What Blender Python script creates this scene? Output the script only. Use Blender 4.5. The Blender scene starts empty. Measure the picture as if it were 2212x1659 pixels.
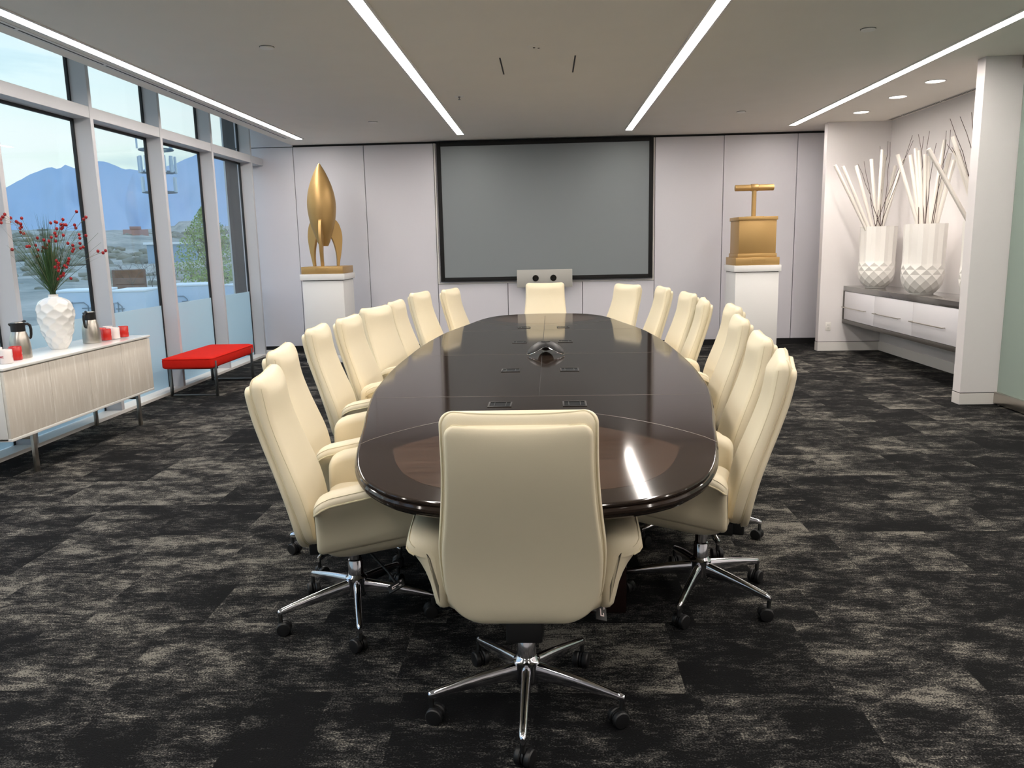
import bpy, bmesh, math, random
from mathutils import Vector, Matrix
PI = math.pi
random.seed(7)
S = bpy.context.scene
COL = S.collection

# ------------------------------------------------------------------ camera
cam_data = bpy.data.cameras.new('camera')
cam = bpy.data.objects.new('camera', cam_data)
COL.objects.link(cam)
cam_data.sensor_fit = 'HORIZONTAL'
cam_data.sensor_width = 36.0
cam_data.lens = 36.0 * 1700.17 / 2212.0
cam_data.clip_start = 0.05
cam_data.clip_end = 9000
_r = Vector((0.99887845, 0.04228338, -0.02130649))
_u = Vector((0.01359777 * -1, 0, 0))
_f = Vector((-0.04535362, 0.98368481, -0.17408975)).normalized()
_u = _r.cross(_f).normalized()
_r = _f.cross(_u).normalized()
cam.matrix_world = Matrix(((_r.x, _u.x, -_f.x, 0), (_r.y, _u.y, -_f.y, 0), (_r.z, _u.z, -_f.z, 1.5), (0, 0, 0, 1)))
S.camera = cam

# ------------------------------------------------------------------ exposure
S.view_settings.view_transform = 'Standard'
S.view_settings.look = 'None'
S.view_settings.gamma = 1.0
S.view_settings.use_curve_mapping = False
S.view_settings.exposure = 0.0

# ------------------------------------------------------------------ node helpers
def lin(r, g, b):
    f = lambda c: (c / 255 / 12.92) if c / 255 <= 0.04045 else ((c / 255 + 0.055) / 1.055) ** 2.4
    return (f(r), f(g), f(b), 1.0)

class NT:
    def __init__(s, tree):
        s.t = tree; tree.nodes.clear()
    def n(s, kind, inputs=None, **props):
        nd = s.t.nodes.new(kind)
        for k, v in props.items(): setattr(nd, k, v)
        for k, v in (inputs or {}).items():
            sock = nd.inputs[k]
            if isinstance(v, bpy.types.NodeSocket): s.t.links.new(v, sock)
            else: sock.default_value = v
        return nd
    def math(s, op, a, b=0.0, c=0.0):
        nd = s.t.nodes.new('ShaderNodeMath'); nd.operation = op
        for i, v in enumerate((a, b, c)):
            if isinstance(v, bpy.types.NodeSocket): s.t.links.new(v, nd.inputs[i])
            else: nd.inputs[i].default_value = v
        return nd.outputs[0]
    def ramp(s, fac, stops, interp='LINEAR'):
        nd = s.t.nodes.new('ShaderNodeValToRGB'); cr = nd.color_ramp; cr.interpolation = interp
        while len(cr.elements) < len(stops): cr.elements.new(0.5)
        for e, (p, c) in zip(cr.elements, stops):
            e.position = p; e.color = c if len(c) == 4 else (*c, 1)
        s.t.links.new(fac, nd.inputs[0]); return nd.outputs[0]
    def mix(s, fac, a, b, mode='MIX'):
        nd = s.t.nodes.new('ShaderNodeMix'); nd.data_type = 'RGBA'; nd.blend_type = mode
        for i, v in ((0, fac), (6, a), (7, b)):
            if isinstance(v, bpy.types.NodeSocket): s.t.links.new(v, nd.inputs[i])
            else: nd.inputs[i].default_value = v
        return nd.outputs[2]

# ------------------------------------------------------------------ world: evening sky with streaky cloud
W = bpy.data.worlds.new('sky'); S.world = W; W.use_nodes = True
w = NT(W.node_tree)
tc = w.n('ShaderNodeTexCoord')
sx = w.n('ShaderNodeSeparateXYZ', {0: tc.outputs['Generated']})
mp = w.n('ShaderNodeMapping', {0: tc.outputs['Generated'], 'Scale': (2.0, 2.0, 13.0), 'Location': (0.3, 1.1, 0.2)})
nz = w.n('ShaderNodeTexNoise', {'Vector': mp.outputs[0], 'Scale': 1.3, 'Detail': 5.0, 'Roughness': 0.5, 'Distortion': 0.4})
grad = w.ramp(w.math('MULTIPLY', sx.outputs[2], 1.6), [(0.0, lin(230, 244, 222)), (0.17, lin(238, 253, 246)), (0.32, lin(228, 250, 255)), (0.55, lin(160, 208, 240)), (1.0, (0.42, 0.80, 1.45, 1))])  # top stop, out of view, boosted blue to cool the mullions and film
cl = w.ramp(nz.outputs['Fac'], [(0.40, (0, 0, 0, 1)), (0.60, (1, 1, 1, 1))])
skyc = w.mix(w.math('MULTIPLY', w.math('MULTIPLY', cl, 1.0), 0.75), grad, lin(250, 255, 255))
dk = w.ramp(nz.outputs['Fac'], [(0.30, (1, 1, 1, 1)), (0.45, (0, 0, 0, 1))])
skyc = w.mix(w.math('MULTIPLY', dk, 0.45), skyc, lin(150, 190, 215))
below = w.math('LESS_THAN', sx.outputs[2], -0.01)
skyc = w.mix(below, skyc, lin(120, 130, 130))
bg = w.n('ShaderNodeBackground', {'Color': skyc, 'Strength': 1.15})
wo = w.n('ShaderNodeOutputWorld', {'Surface': bg.outputs[0]})

# ------------------------------------------------------------------ materials
MATS = {}
def mat(name, color=(0.8, 0.8, 0.8, 1), rough=0.5, metal=0.0, coat=0.0, coat_rough=0.05, ior=1.5, bump=0.0, bump_scale=200.0, var=0.0, var_scale=3.0, emit=None, emit_strength=0.0, spec=0.5):
    m = bpy.data.materials.new(name); m.use_nodes = True; t = NT(m.node_tree)
    tc = t.n('ShaderNodeTexCoord')
    b = t.n('ShaderNodeBsdfPrincipled', {'Roughness': rough, 'Metallic': metal, 'Coat Weight': coat, 'Coat Roughness': coat_rough, 'IOR': ior, 'Specular IOR Level': spec})
    c = t.n('ShaderNodeRGB'); c.outputs[0].default_value = color
    col = c.outputs[0]
    if var > 0:
        nz = t.n('ShaderNodeTexNoise', {'Vector': tc.outputs['Object'], 'Scale': var_scale, 'Detail': 4.0})
        f = t.n('ShaderNodeMapRange', {0: nz.outputs['Fac'], 1: 0.3, 2: 0.7, 3: 1 - var, 4: 1 + var})
        hs = t.n('ShaderNodeHueSaturation', {'Value': f.outputs[0], 'Color': col}); col = hs.outputs[0]
    t.t.links.new(col, b.inputs['Base Color'])
    if bump > 0:
        nb = t.n('ShaderNodeTexNoise', {'Vector': tc.outputs['Object'], 'Scale': bump_scale, 'Detail': 3.0})
        bp = t.n('ShaderNodeBump', {'Height': nb.outputs['Fac'], 'Strength': bump, 'Distance': 0.002})
        t.t.links.new(bp.outputs[0], b.inputs['Normal'])
    if emit:
        b.inputs['Emission Color'].default_value = emit; b.inputs['Emission Strength'].default_value = emit_strength
    t.n('ShaderNodeOutputMaterial', {'Surface': b.outputs[0]})
    MATS[name] = m
    return m

M = {}
M['wall'] = mat('white_wall_paint', lin(232, 228, 228), 0.55, var=0.01, bump=0.05, bump_scale=300)
M['panel'] = mat('white_wall_panel', lin(217, 215, 222), 0.45, var=0.01, var_scale=1.0)
M['black_reveal'] = mat('black_reveal', lin(12, 12, 13), 0.6)
M['ceiling'] = mat('ceiling_paint', lin(240, 235, 227), 0.8, var=0.01, bump=0.05, bump_scale=300)
M['trim_white'] = mat('white_metal_trim', lin(225, 222, 218), 0.4)
M['mullion'] = mat('painted_window_metal', lin(192, 192, 196), 0.42, var=0.01)
M['gasket'] = mat('black_gasket', lin(14, 16, 20), 0.5)
M['leather'] = mat('cream_leather', lin(234, 222, 193), 0.42, bump=0.10, bump_scale=450, var=0.015, var_scale=5)
M['leather_pipe'] = mat('cream_leather_piping', lin(216, 203, 170), 0.45)
M['stitch'] = mat('leather_stitching', lin(222, 209, 176), 0.6)
M['chrome'] = mat('polished_chrome', lin(225, 225, 230), 0.11, 1.0)
M['steel'] = mat('brushed_steel', lin(190, 184, 175), 0.28, 1.0, bump=0.05, bump_scale=400)
M['dark_steel'] = mat('dark_satin_steel', lin(120, 122, 122), 0.3, 1.0)
M['black_plastic'] = mat('black_plastic', lin(24, 24, 25), 0.45)
M['caster_ring'] = mat('grey_caster_tread', lin(62, 62, 64), 0.55)
M['black_gloss'] = mat('black_gloss', lin(10, 10, 11), 0.15)
M['white_gloss'] = mat('white_gloss_ceramic', lin(240, 238, 234), 0.18, coat=0.4)
M['white_satin'] = mat('white_satin_paint', lin(236, 233, 228), 0.35)
M['plinth'] = mat('white_pedestal_paint', lin(232, 231, 229), 0.4)
M['gold'] = mat('satin_gold_paint', lin(182, 148, 94), 0.42, 0.5, var=0.02)
M['gold_dark'] = mat('gold_recess', lin(140, 104, 52), 0.5, 0.6)
M['screen'] = mat('projection_screen_fabric', lin(128, 134, 138), 0.7)
M['screen_frame'] = mat('black_velvet_frame', lin(6, 6, 7), 0.8)
M['device_plate'] = mat('silver_plate', lin(176, 174, 168), 0.45, 0.1)
M['red_fabric'] = mat('red_wool_fabric', lin(200, 32, 20), 0.9, spec=0.15, bump=0.3, bump_scale=500, var=0.04, var_scale=20)
M['red_mug'] = mat('red_glazed_mug', lin(196, 30, 22), 0.15, coat=0.5)
M['white_mug'] = mat('white_glazed_mug', lin(236, 226, 222), 0.15, coat=0.5)
M['ink_red'] = mat('red_lettering', lin(180, 20, 40), 0.4)
M['ink_white'] = mat('white_lettering', lin(240, 225, 222), 0.4)
M['ink_black'] = mat('dark_lettering', lin(50, 40, 45), 0.4)
M['berry'] = mat('red_berry', lin(150, 10, 14), 0.5, bump=0.6, bump_scale=300)
M['berry_stem'] = mat('sprig_stem', lin(128, 126, 92), 0.6)
M['grass'] = mat('grass_blade', lin(56, 84, 44), 0.5, var=0.35, var_scale=9)
M['twig'] = mat('dark_twig', lin(62, 42, 38), 0.7)
M['stick'] = mat('white_painted_stick', lin(235, 230, 222), 0.5)
M['stone'] = mat('grey_gloss_stone', lin(84, 80, 78), 0.08, coat=0.3)
M['dark_frame'] = mat('grey_lacquer_edge', lin(72, 68, 64), 0.35)
M['drawer'] = mat('white_drawer_front', lin(226, 224, 228), 0.3)
M['fixture'] = mat('ceiling_fixture_white', lin(244, 242, 238), 0.5)
M['ext_panel'] = mat('grey_facade_panel', lin(222, 228, 228), 0.5, var=0.03, var_scale=1)
M['ext_dark'] = mat('facade_joint', lin(50, 58, 60), 0.6)
M['trailer'] = mat('white_trailer_paint', lin(196, 214, 228), 0.4, var=0.02)
M['trailer_roof'] = mat('pale_trailer_roof', lin(238, 244, 246), 0.5)
M['far_steel'] = mat('galvanised_mast', lin(122, 138, 148), 0.6)
M['leaf'] = mat('spring_leaves', lin(150, 172, 96), 0.7, var=0.25, var_scale=0.6)
M['bark'] = mat('bark', lin(104, 98, 90), 0.8)
M['scrub'] = mat('desert_scrub', lin(142, 142, 126), 0.9, var=0.2, var_scale=0.15)
M['pink_stucco'] = mat('pink_stucco', lin(178, 142, 134), 0.8)
M['blue_metal'] = mat('blue_metal_building', lin(150, 178, 200), 0.6)
M['brown_pile'] = mat('brown_board_stack', lin(124, 100, 86), 0.85, var=0.2, var_scale=1.5)
M['mountain'] = mat('hazed_mountain_rock', lin(172, 190, 208), 1.0, var=0.04, var_scale=0.002, spec=0.0)  # aerial haze is put into the rock's blue-grey base colour
M['satin_green'] = mat('green_back_painted_glass', lin(142, 159, 150), 0.12, coat=0.6)

def glass_mat():
    m = bpy.data.materials.new('window_glass'); m.use_nodes = True; t = NT(m.node_tree)
    tr = t.n('ShaderNodeBsdfTransparent', {'Color': (0.93, 0.97, 0.98, 1)})
    gl = t.n('ShaderNodeBsdfGlossy', {'Roughness': 0.01, 'Color': (1, 1, 1, 1)})
    lw = t.n('ShaderNodeLayerWeight', {'Blend': 0.5})
    fr = t.math('MULTIPLY_ADD', t.math('POWER', lw.outputs['Facing'], 5.0), 0.9, 0.03)
    mx = t.n('ShaderNodeMixShader', {0: fr, 1: tr.outputs[0], 2: gl.outputs[0]})
    t.n('ShaderNodeOutputMaterial', {'Surface': mx.outputs[0]}); return m
M['glass'] = glass_mat()

def film_mat():
    m = bpy.data.materials.new('frosted_film'); m.use_nodes = True; t = NT(m.node_tree)
    a = t.n('ShaderNodeBsdfTranslucent', {'Color': lin(236, 246, 250)})
    b = t.n('ShaderNodeBsdfDiffuse', {'Color': lin(205, 220, 224)})
    mx = t.n('ShaderNodeMixShader', {0: 0.35, 1: a.outputs[0], 2: b.outputs[0]})
    t.n('ShaderNodeOutputMaterial', {'Surface': mx.outputs[0]}); return m
M['film'] = film_mat()

def emit_mat(name, color, strength):
    m = bpy.data.materials.new(name); m.use_nodes = True; t = NT(m.node_tree)
    e = t.n('ShaderNodeEmission', {'Color': color, 'Strength': strength})
    t.n('ShaderNodeOutputMaterial', {'Surface': e.outputs[0]}); return m
M['led'] = emit_mat('led_diffuser', (1.0, 0.925, 0.855, 1), 47.0)
M['can'] = emit_mat('downlight_diffuser', (1.0, 0.93, 0.85, 1), 7.0)

def carpet_mat():
    m = bpy.data.materials.new('carpet_tiles'); m.use_nodes = True; t = NT(m.node_tree)
    g = t.n('ShaderNodeNewGeometry'); s = t.n('ShaderNodeSeparateXYZ', {0: g.outputs['Position']})
    X, Y = s.outputs[0], s.outputs[1]
    row = t.math('FLOOR', t.math('DIVIDE', t.math('ADD', Y, 0.05), 0.5))
    h = t.n('ShaderNodeTexWhiteNoise', {'W': row}, noise_dimensions='1D')
    colm = t.math('FLOOR', t.math('DIVIDE', t.math('ADD', X, h.outputs['Value']), 0.5))
    sub = t.math('FLOOR', t.math('DIVIDE', t.math('ADD', X, h.outputs['Value']), 0.25))
    cv = t.n('ShaderNodeCombineXYZ', {0: row, 1: colm, 2: 0.0})
    wn = t.n('ShaderNodeTexWhiteNoise', {'Vector': cv.outputs[0]}, noise_dimensions='3D')
    cs = t.n('ShaderNodeCombineXYZ', {0: row, 1: sub, 2: 3.0})
    ws = t.n('ShaderNodeTexWhiteNoise', {'Vector': cs.outputs[0]}, noise_dimensions='3D')
    off = t.n('ShaderNodeVectorMath', {0: wn.outputs['Color'], 1: (17.0, 23.0, 9.0)}, operation='MULTIPLY')
    pos = t.n('ShaderNodeVectorMath', {0: g.outputs['Position'], 1: off.outputs[0]}, operation='ADD')
    # some tiles are laid with the pattern brushed along X, some rounder
    mpa = t.n('ShaderNodeMapping', {0: pos.outputs[0], 'Scale': (3.4, 6.0, 1.0)})
    big = t.n('ShaderNodeTexNoise', {'Vector': mpa.outputs[0], 'Scale': 1.1, 'Detail': 8.0, 'Roughness': 0.68, 'Distortion': 0.3})
    mpb = t.n('ShaderNodeMapping', {0: pos.outputs[0], 'Scale': (22.0, 75.0, 1.0)})
    streak = t.n('ShaderNodeTexNoise', {'Vector': mpb.outputs[0], 'Scale': 1.0, 'Detail': 3.0, 'Roughness': 0.6})
    mpc = t.n('ShaderNodeMapping', {0: g.outputs['Position'], 'Scale': (150.0, 190.0, 1.0)})
    fine = t.n('ShaderNodeTexNoise', {'Vector': mpc.outputs[0], 'Scale': 1.0, 'Detail': 2.0, 'Roughness': 0.7})
    a = t.math('ADD', t.math('MULTIPLY_ADD', t.math('SUBTRACT', big.outputs['Fac'], 0.5), 0.95, 0.5), t.math('MULTIPLY', t.math('SUBTRACT', streak.outputs['Fac'], 0.5), 0.45))
    a = t.math('ADD', a, t.math('MULTIPLY', t.math('SUBTRACT', fine.outputs['Fac'], 0.5), 0.62))
    a = t.math('ADD', a, t.math('MULTIPLY', t.math('SUBTRACT', wn.outputs['Value'], 0.5), 0.13))
    a = t.math('ADD', a, t.math('MULTIPLY', t.math('SUBTRACT', ws.outputs['Value'], 0.5), 0.07))
    c = t.ramp(a, [(0.40, lin(14, 14, 15)), (0.495, lin(19, 19, 20)), (0.52, lin(50, 49, 48)), (0.61, lin(58, 57, 55)), (0.635, lin(108, 105, 98)), (0.80, lin(124, 120, 112))])
    fl = t.n('ShaderNodeMapRange', {0: fine.outputs['Fac'], 1: 0.3, 2: 0.7, 3: 0.6, 4: 1.4})
    c2 = t.n('ShaderNodeHueSaturation', {'Value': fl.outputs[0], 'Color': c})
    b = t.n('ShaderNodeBsdfPrincipled', {'Base Color': c2.outputs[0], 'Roughness': 0.95, 'Specular IOR Level': 0.15})
    bp = t.n('ShaderNodeBump', {'Height': fine.outputs['Fac'], 'Strength': 0.5, 'Distance': 0.006})
    t.t.links.new(bp.outputs[0], b.inputs['Normal'])
    t.n('ShaderNodeOutputMaterial', {'Surface': b.outputs[0]}); return m
M['carpet'] = carpet_mat()

def wood_mat(name, c1, c2, rough=0.22, along='X'):
    m = bpy.data.materials.new(name); m.use_nodes = True; t = NT(m.node_tree)
    tc = t.n('ShaderNodeTexCoord')
    sc = (1.2, 30.0, 8.0) if along == 'X' else (30.0, 1.2, 8.0)
    mp = t.n('ShaderNodeMapping', {0: tc.outputs['Object'], 'Scale': sc})
    nz = t.n('ShaderNodeTexNoise', {'Vector': mp.outputs[0], 'Scale': 1.5, 'Detail': 6.0, 'Roughness': 0.65, 'Distortion': 0.5})
    c = t.ramp(nz.outputs['Fac'], [(0.3, c1), (0.7, c2)])
    b = t.n('ShaderNodeBsdfPrincipled', {'Base Color': c, 'Roughness': rough, 'Coat Weight': 0.8, 'Coat Roughness': 0.075, 'Coat IOR': 1.46, 'Specular IOR Level': 0.0})
    t.n('ShaderNodeOutputMaterial', {'Surface': b.outputs[0]}); return m
M['wood'] = wood_mat('espresso_veneer', lin(35, 28, 24), lin(50, 41, 35))
M['wood_field'] = wood_mat('walnut_veneer_field', lin(56, 43, 35), lin(84, 66, 54))
M['wood_edge'] = wood_mat('espresso_edge', lin(34, 22, 20), lin(44, 30, 28), 0.2)
M['seam'] = mat('veneer_seam', lin(104, 94, 86), 0.3)  # pale tone paints in the light caught on the seam bevels

def ground_mat():
    m = bpy.data.materials.new('desert_ground'); m.use_nodes = True; t = NT(m.node_tree)
    g = t.n('ShaderNodeNewGeometry')
    n1 = t.n('ShaderNodeTexNoise', {'Vector': g.outputs['Position'], 'Scale': 0.09, 'Detail': 8.0, 'Roughness': 0.7})
    c = t.ramp(n1.outputs['Fac'], [(0.35, lin(146, 150, 142)), (0.5, lin(172, 172, 162)), (0.65, lin(198, 194, 182))])
    b = t.n('ShaderNodeBsdfPrincipled', {'Base Color': c, 'Roughness': 1.0, 'Specular IOR Level': 0.0})
    t.n('ShaderNodeOutputMaterial', {'Surface': b.outputs[0]}); return m
M['ground'] = ground_mat()

# ------------------------------------------------------------------ mesh helpers
def link(name, me, m, parent=None, angle=35, smooth=True):
    if smooth:
        me.polygons.foreach_set('use_smooth', [True] * len(me.polygons))
        if angle is not None: me.set_sharp_from_angle(angle=math.radians(angle))
    if m is not None and len(me.materials) == 0: me.materials.append(m)
    o = bpy.data.objects.new(name, me); COL.objects.link(o)
    if parent is not None: o.parent = parent
    return o

class MB:
    """collects geometry and links it as ONE mesh object"""
    def __init__(s): s.bm = bmesh.new()
    def raw(s, verts, faces):
        vs = [s.bm.verts.new(v) for v in verts]
        for f in faces:
            try: s.bm.faces.new([vs[i] for i in f])
            except ValueError: pass
        return vs
    def box(s, x0, x1, y0, y1, z0, z1, bev=0.0, seg=2, mtx=None):
        r = bmesh.ops.create_cube(s.bm, size=1.0); vs = r['verts']
        for v in vs:
            v.co = Vector(((x0 + x1) / 2 + v.co.x * (x1 - x0), (y0 + y1) / 2 + v.co.y * (y1 - y0), (z0 + z1) / 2 + v.co.z * (z1 - z0)))
        if bev > 0:
            es = list({e for v in vs for e in v.link_edges})
            rr = bmesh.ops.bevel(s.bm, geom=es, offset=bev, segments=seg, profile=0.5, affect='EDGES')
            vs = list({v for f in rr['faces'] for v in f.verts} | {v for v in vs if v.is_valid})
        if mtx is not None:
            for v in vs: v.co = mtx @ v.co
        return s
    def grid(s, rings, closed=True, cap0=True, cap1=True):
        n = len(rings[0]); vs = [[s.bm.verts.new(p) for p in r] for r in rings]
        for a, b in zip(vs[:-1], vs[1:]):
            for i in range(n if closed else n - 1):
                j = (i + 1) % n
                s.bm.faces.new((a[i], a[j], b[j], b[i]))
        if closed and cap0: s.bm.faces.new(list(reversed(vs[0])))
        if closed and cap1: s.bm.faces.new(vs[-1])
        return s
    def tube(s, pts, rad, n=8, closed=False):
        pts = [Vector(p) for p in pts]
        rr = rad if isinstance(rad, (list, tuple)) else [rad] * len(pts)
        rings = []; ref = None; N = len(pts)
        for i, p in enumerate(pts):
            if closed: d = pts[(i + 1) % N] - pts[i - 1]
            else: d = pts[min(i + 1, N - 1)] - pts[max(i - 1, 0)]
            d.normalize()
            if ref is None:
                ref = Vector((0, 0, 1)) if abs(d.z) < 0.9 else Vector((1, 0, 0))
            a = d.cross(ref).normalized(); b = a.cross(d).normalized(); ref = b
            rings.append([p + a * math.cos(2 * PI * k / n) * rr[i] + b * math.sin(2 * PI * k / n) * rr[i] for k in range(n)])
        if closed:
            rings.append(rings[0]); s.grid(rings, True, False, False)
        else: s.grid(rings)
        return s
    def lathe(s, prof, n=32, c=(0, 0, 0), cap0=True, cap1=True):
        rings = [[(c[0] + r * math.cos(2 * PI * k / n), c[1] + r * math.sin(2 * PI * k / n), c[2] + z) for k in range(n)] for r, z in prof]
        return s.grid(rings, True, cap0, cap1)
    def prism(s, poly, z0, z1):
        return s.grid([[(x, y, z0) for x, y in poly], [(x, y, z1) for x, y in poly]])
    def cyl(s, a, b, r, n=16): return s.tube([a, b], r, n)
    def sphere(s, c, r, seg=12, ring=8, sc=(1, 1, 1)):
        m = Matrix.Translation(c) @ Matrix.Diagonal((*[r * q for q in sc], 1))
        bmesh.ops.create_uvsphere(s.bm, u_segments=seg, v_segments=ring, radius=1.0, matrix=m); return s
    def ico(s, c, r, sub=1, sc=(1, 1, 1)):
        m = Matrix.Translation(c) @ Matrix.Diagonal((*[r * q for q in sc], 1))
        bmesh.ops.create_icosphere(s.bm, subdivisions=sub, radius=1.0, matrix=m); return s
    def xf(s, m):
        bmesh.ops.transform(s.bm, matrix=m, verts=s.bm.verts); return s
    def mesh(s, name):
        bmesh.ops.recalc_face_normals(s.bm, faces=s.bm.faces)
        me = bpy.data.meshes.new(name); s.bm.to_mesh(me); s.bm.free(); return me
    def build(s, name, m, parent=None, angle=35, smooth=True):
        return link(name, s.mesh(name), m, parent, angle, smooth)

def tag(o, label=None, cat=None, group=None, kind=None):
    if label: o['label'] = label
    if cat: o['category'] = cat
    if group: o['group'] = group
    if kind: o['kind'] = kind
    return o
def empty(name, loc=(0, 0, 0), rz=0.0, **k):
    o = bpy.data.objects.new(name, None); COL.objects.link(o)
    o.location = loc; o.rotation_euler = (0, 0, rz); o.empty_display_size = 0.1
    tag(o, **k); return o
def copy_tree(o, parent=None):
    c = o.copy(); COL.objects.link(c)
    if parent is not None: c.parent = parent
    for ch in CHILD.get(o.name, []): copy_tree(ch, c)
    return c
CHILD = {}
def index_children():
    CHILD.clear()
    for o in bpy.data.objects:
        if o.parent: CHILD.setdefault(o.parent.name, []).append(o)
def structure(mb, name, m, parent=None, smooth=False, label=None):
    o = mb.build(name, m, parent, smooth=smooth)
    if parent is None: o['kind'] = 'structure'
    if label: o['label'] = label
    return o
def bx(*a, **k): return MB().box(*a, **k)

STICKS=[('A',(3.565,10.160,2.379),(4.065,10.047,1.630),(4.259,10.109,1.050)),
('A',(3.653,10.140,2.361),(4.067,10.047,1.630),(4.252,10.100,1.050)),
('A',(3.829,10.184,2.368),(4.072,10.044,1.630),(4.203,10.064,1.050)),
('A',(3.996,10.148,2.439),(4.083,10.040,1.630),(4.144,10.050,1.050)),
('A',(4.117,10.135,2.547),(4.069,10.045,1.630),(4.076,10.065,1.050)),
('A',(4.170,10.185,2.488),(4.074,10.043,1.630),(4.071,10.067,1.050)),
('A',(4.338,10.263,2.362),(4.095,10.036,1.630),(4.055,10.076,1.050)),
('A',(4.334,10.025,2.424),(4.089,10.038,1.630),(4.015,10.117,1.050)),
('B',(3.762,8.868,2.363),(4.012,8.779,1.630),(4.181,8.773,1.050)),
('B',(3.919,8.916,2.358),(4.019,8.774,1.630),(4.107,8.761,1.050)),
('B',(3.953,8.877,2.421),(4.023,8.770,1.630),(4.090,8.763,1.050)),
('B',(3.982,8.861,2.397),(4.032,8.765,1.630),(4.086,8.764,1.050)),
('B',(4.045,8.851,2.354),(4.042,8.759,1.630),(4.070,8.769,1.050)),
('B',(4.087,8.867,2.336),(4.079,8.745,1.630),(4.093,8.762,1.050)),
('B',(4.297,8.974,2.510),(4.098,8.753,1.630),(4.052,8.776,1.050)),
('B',(4.355,8.959,2.366),(4.130,8.782,1.630),(4.040,8.783,1.050)),
('B',(4.332,8.808,2.286),(4.228,8.868,1.630),(4.135,8.922,1.050)),
('C',(3.505,7.614,2.283),(4.020,7.522,1.630),(4.248,7.582,1.050)),
('C',(3.722,7.631,2.389),(4.038,7.511,1.630),(4.203,7.535,1.050)),
('C',(3.770,7.679,2.282),(4.030,7.516,1.630),(4.186,7.525,1.050)),
('C',(3.800,7.695,2.229),(4.035,7.513,1.630),(4.181,7.523,1.050))]
TWIGS=[('A',(3.884,10.226,2.399),(4.073,10.044,1.630),(4.178,10.055,1.050)),
('A',(3.925,10.216,2.419),(4.078,10.042,1.630),(4.166,10.052,1.050)),
('A',(4.155,10.253,2.603),(4.074,10.043,1.630),(4.084,10.061,1.050)),
('A',(4.225,10.257,2.658),(4.087,10.038,1.630),(4.078,10.064,1.050)),
('A',(4.223,10.138,2.637),(4.094,10.036,1.630),(4.068,10.068,1.050)),
('A',(4.369,9.943,2.629),(4.078,10.042,1.630),(4.003,10.140,1.050)),
('A',(4.375,9.877,2.669),(4.077,10.042,1.630),(3.996,10.158,1.050)),
('B',(4.038,8.975,2.579),(4.017,8.775,1.630),(4.058,8.773,1.050)),
('B',(4.059,8.965,2.552),(4.019,8.773,1.630),(4.054,8.775,1.050)),
('B',(4.107,8.917,2.600),(4.027,8.768,1.630),(4.042,8.782,1.050)),
('B',(4.146,8.880,2.471),(4.079,8.745,1.630),(4.072,8.768,1.050)),
('B',(4.318,8.971,2.604),(4.108,8.763,1.630),(4.052,8.776,1.050)),
('B',(4.323,8.921,2.607),(4.184,8.830,1.630),(4.101,8.776,1.050)),
('C',(3.728,7.712,2.335),(4.022,7.521,1.630),(4.186,7.525,1.050)),
('C',(3.720,7.717,2.554),(4.039,7.511,1.630),(4.179,7.522,1.050)),
('C',(3.745,7.661,2.302),(4.022,7.521,1.630),(4.192,7.528,1.050)),
('C',(3.797,7.647,2.272),(4.035,7.513,1.630),(4.185,7.525,1.050)),
('C',(3.813,7.675,2.571),(4.039,7.511,1.630),(4.154,7.514,1.050)),
('C',(3.860,7.650,2.592),(4.039,7.511,1.630),(4.137,7.511,1.050))]
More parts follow.
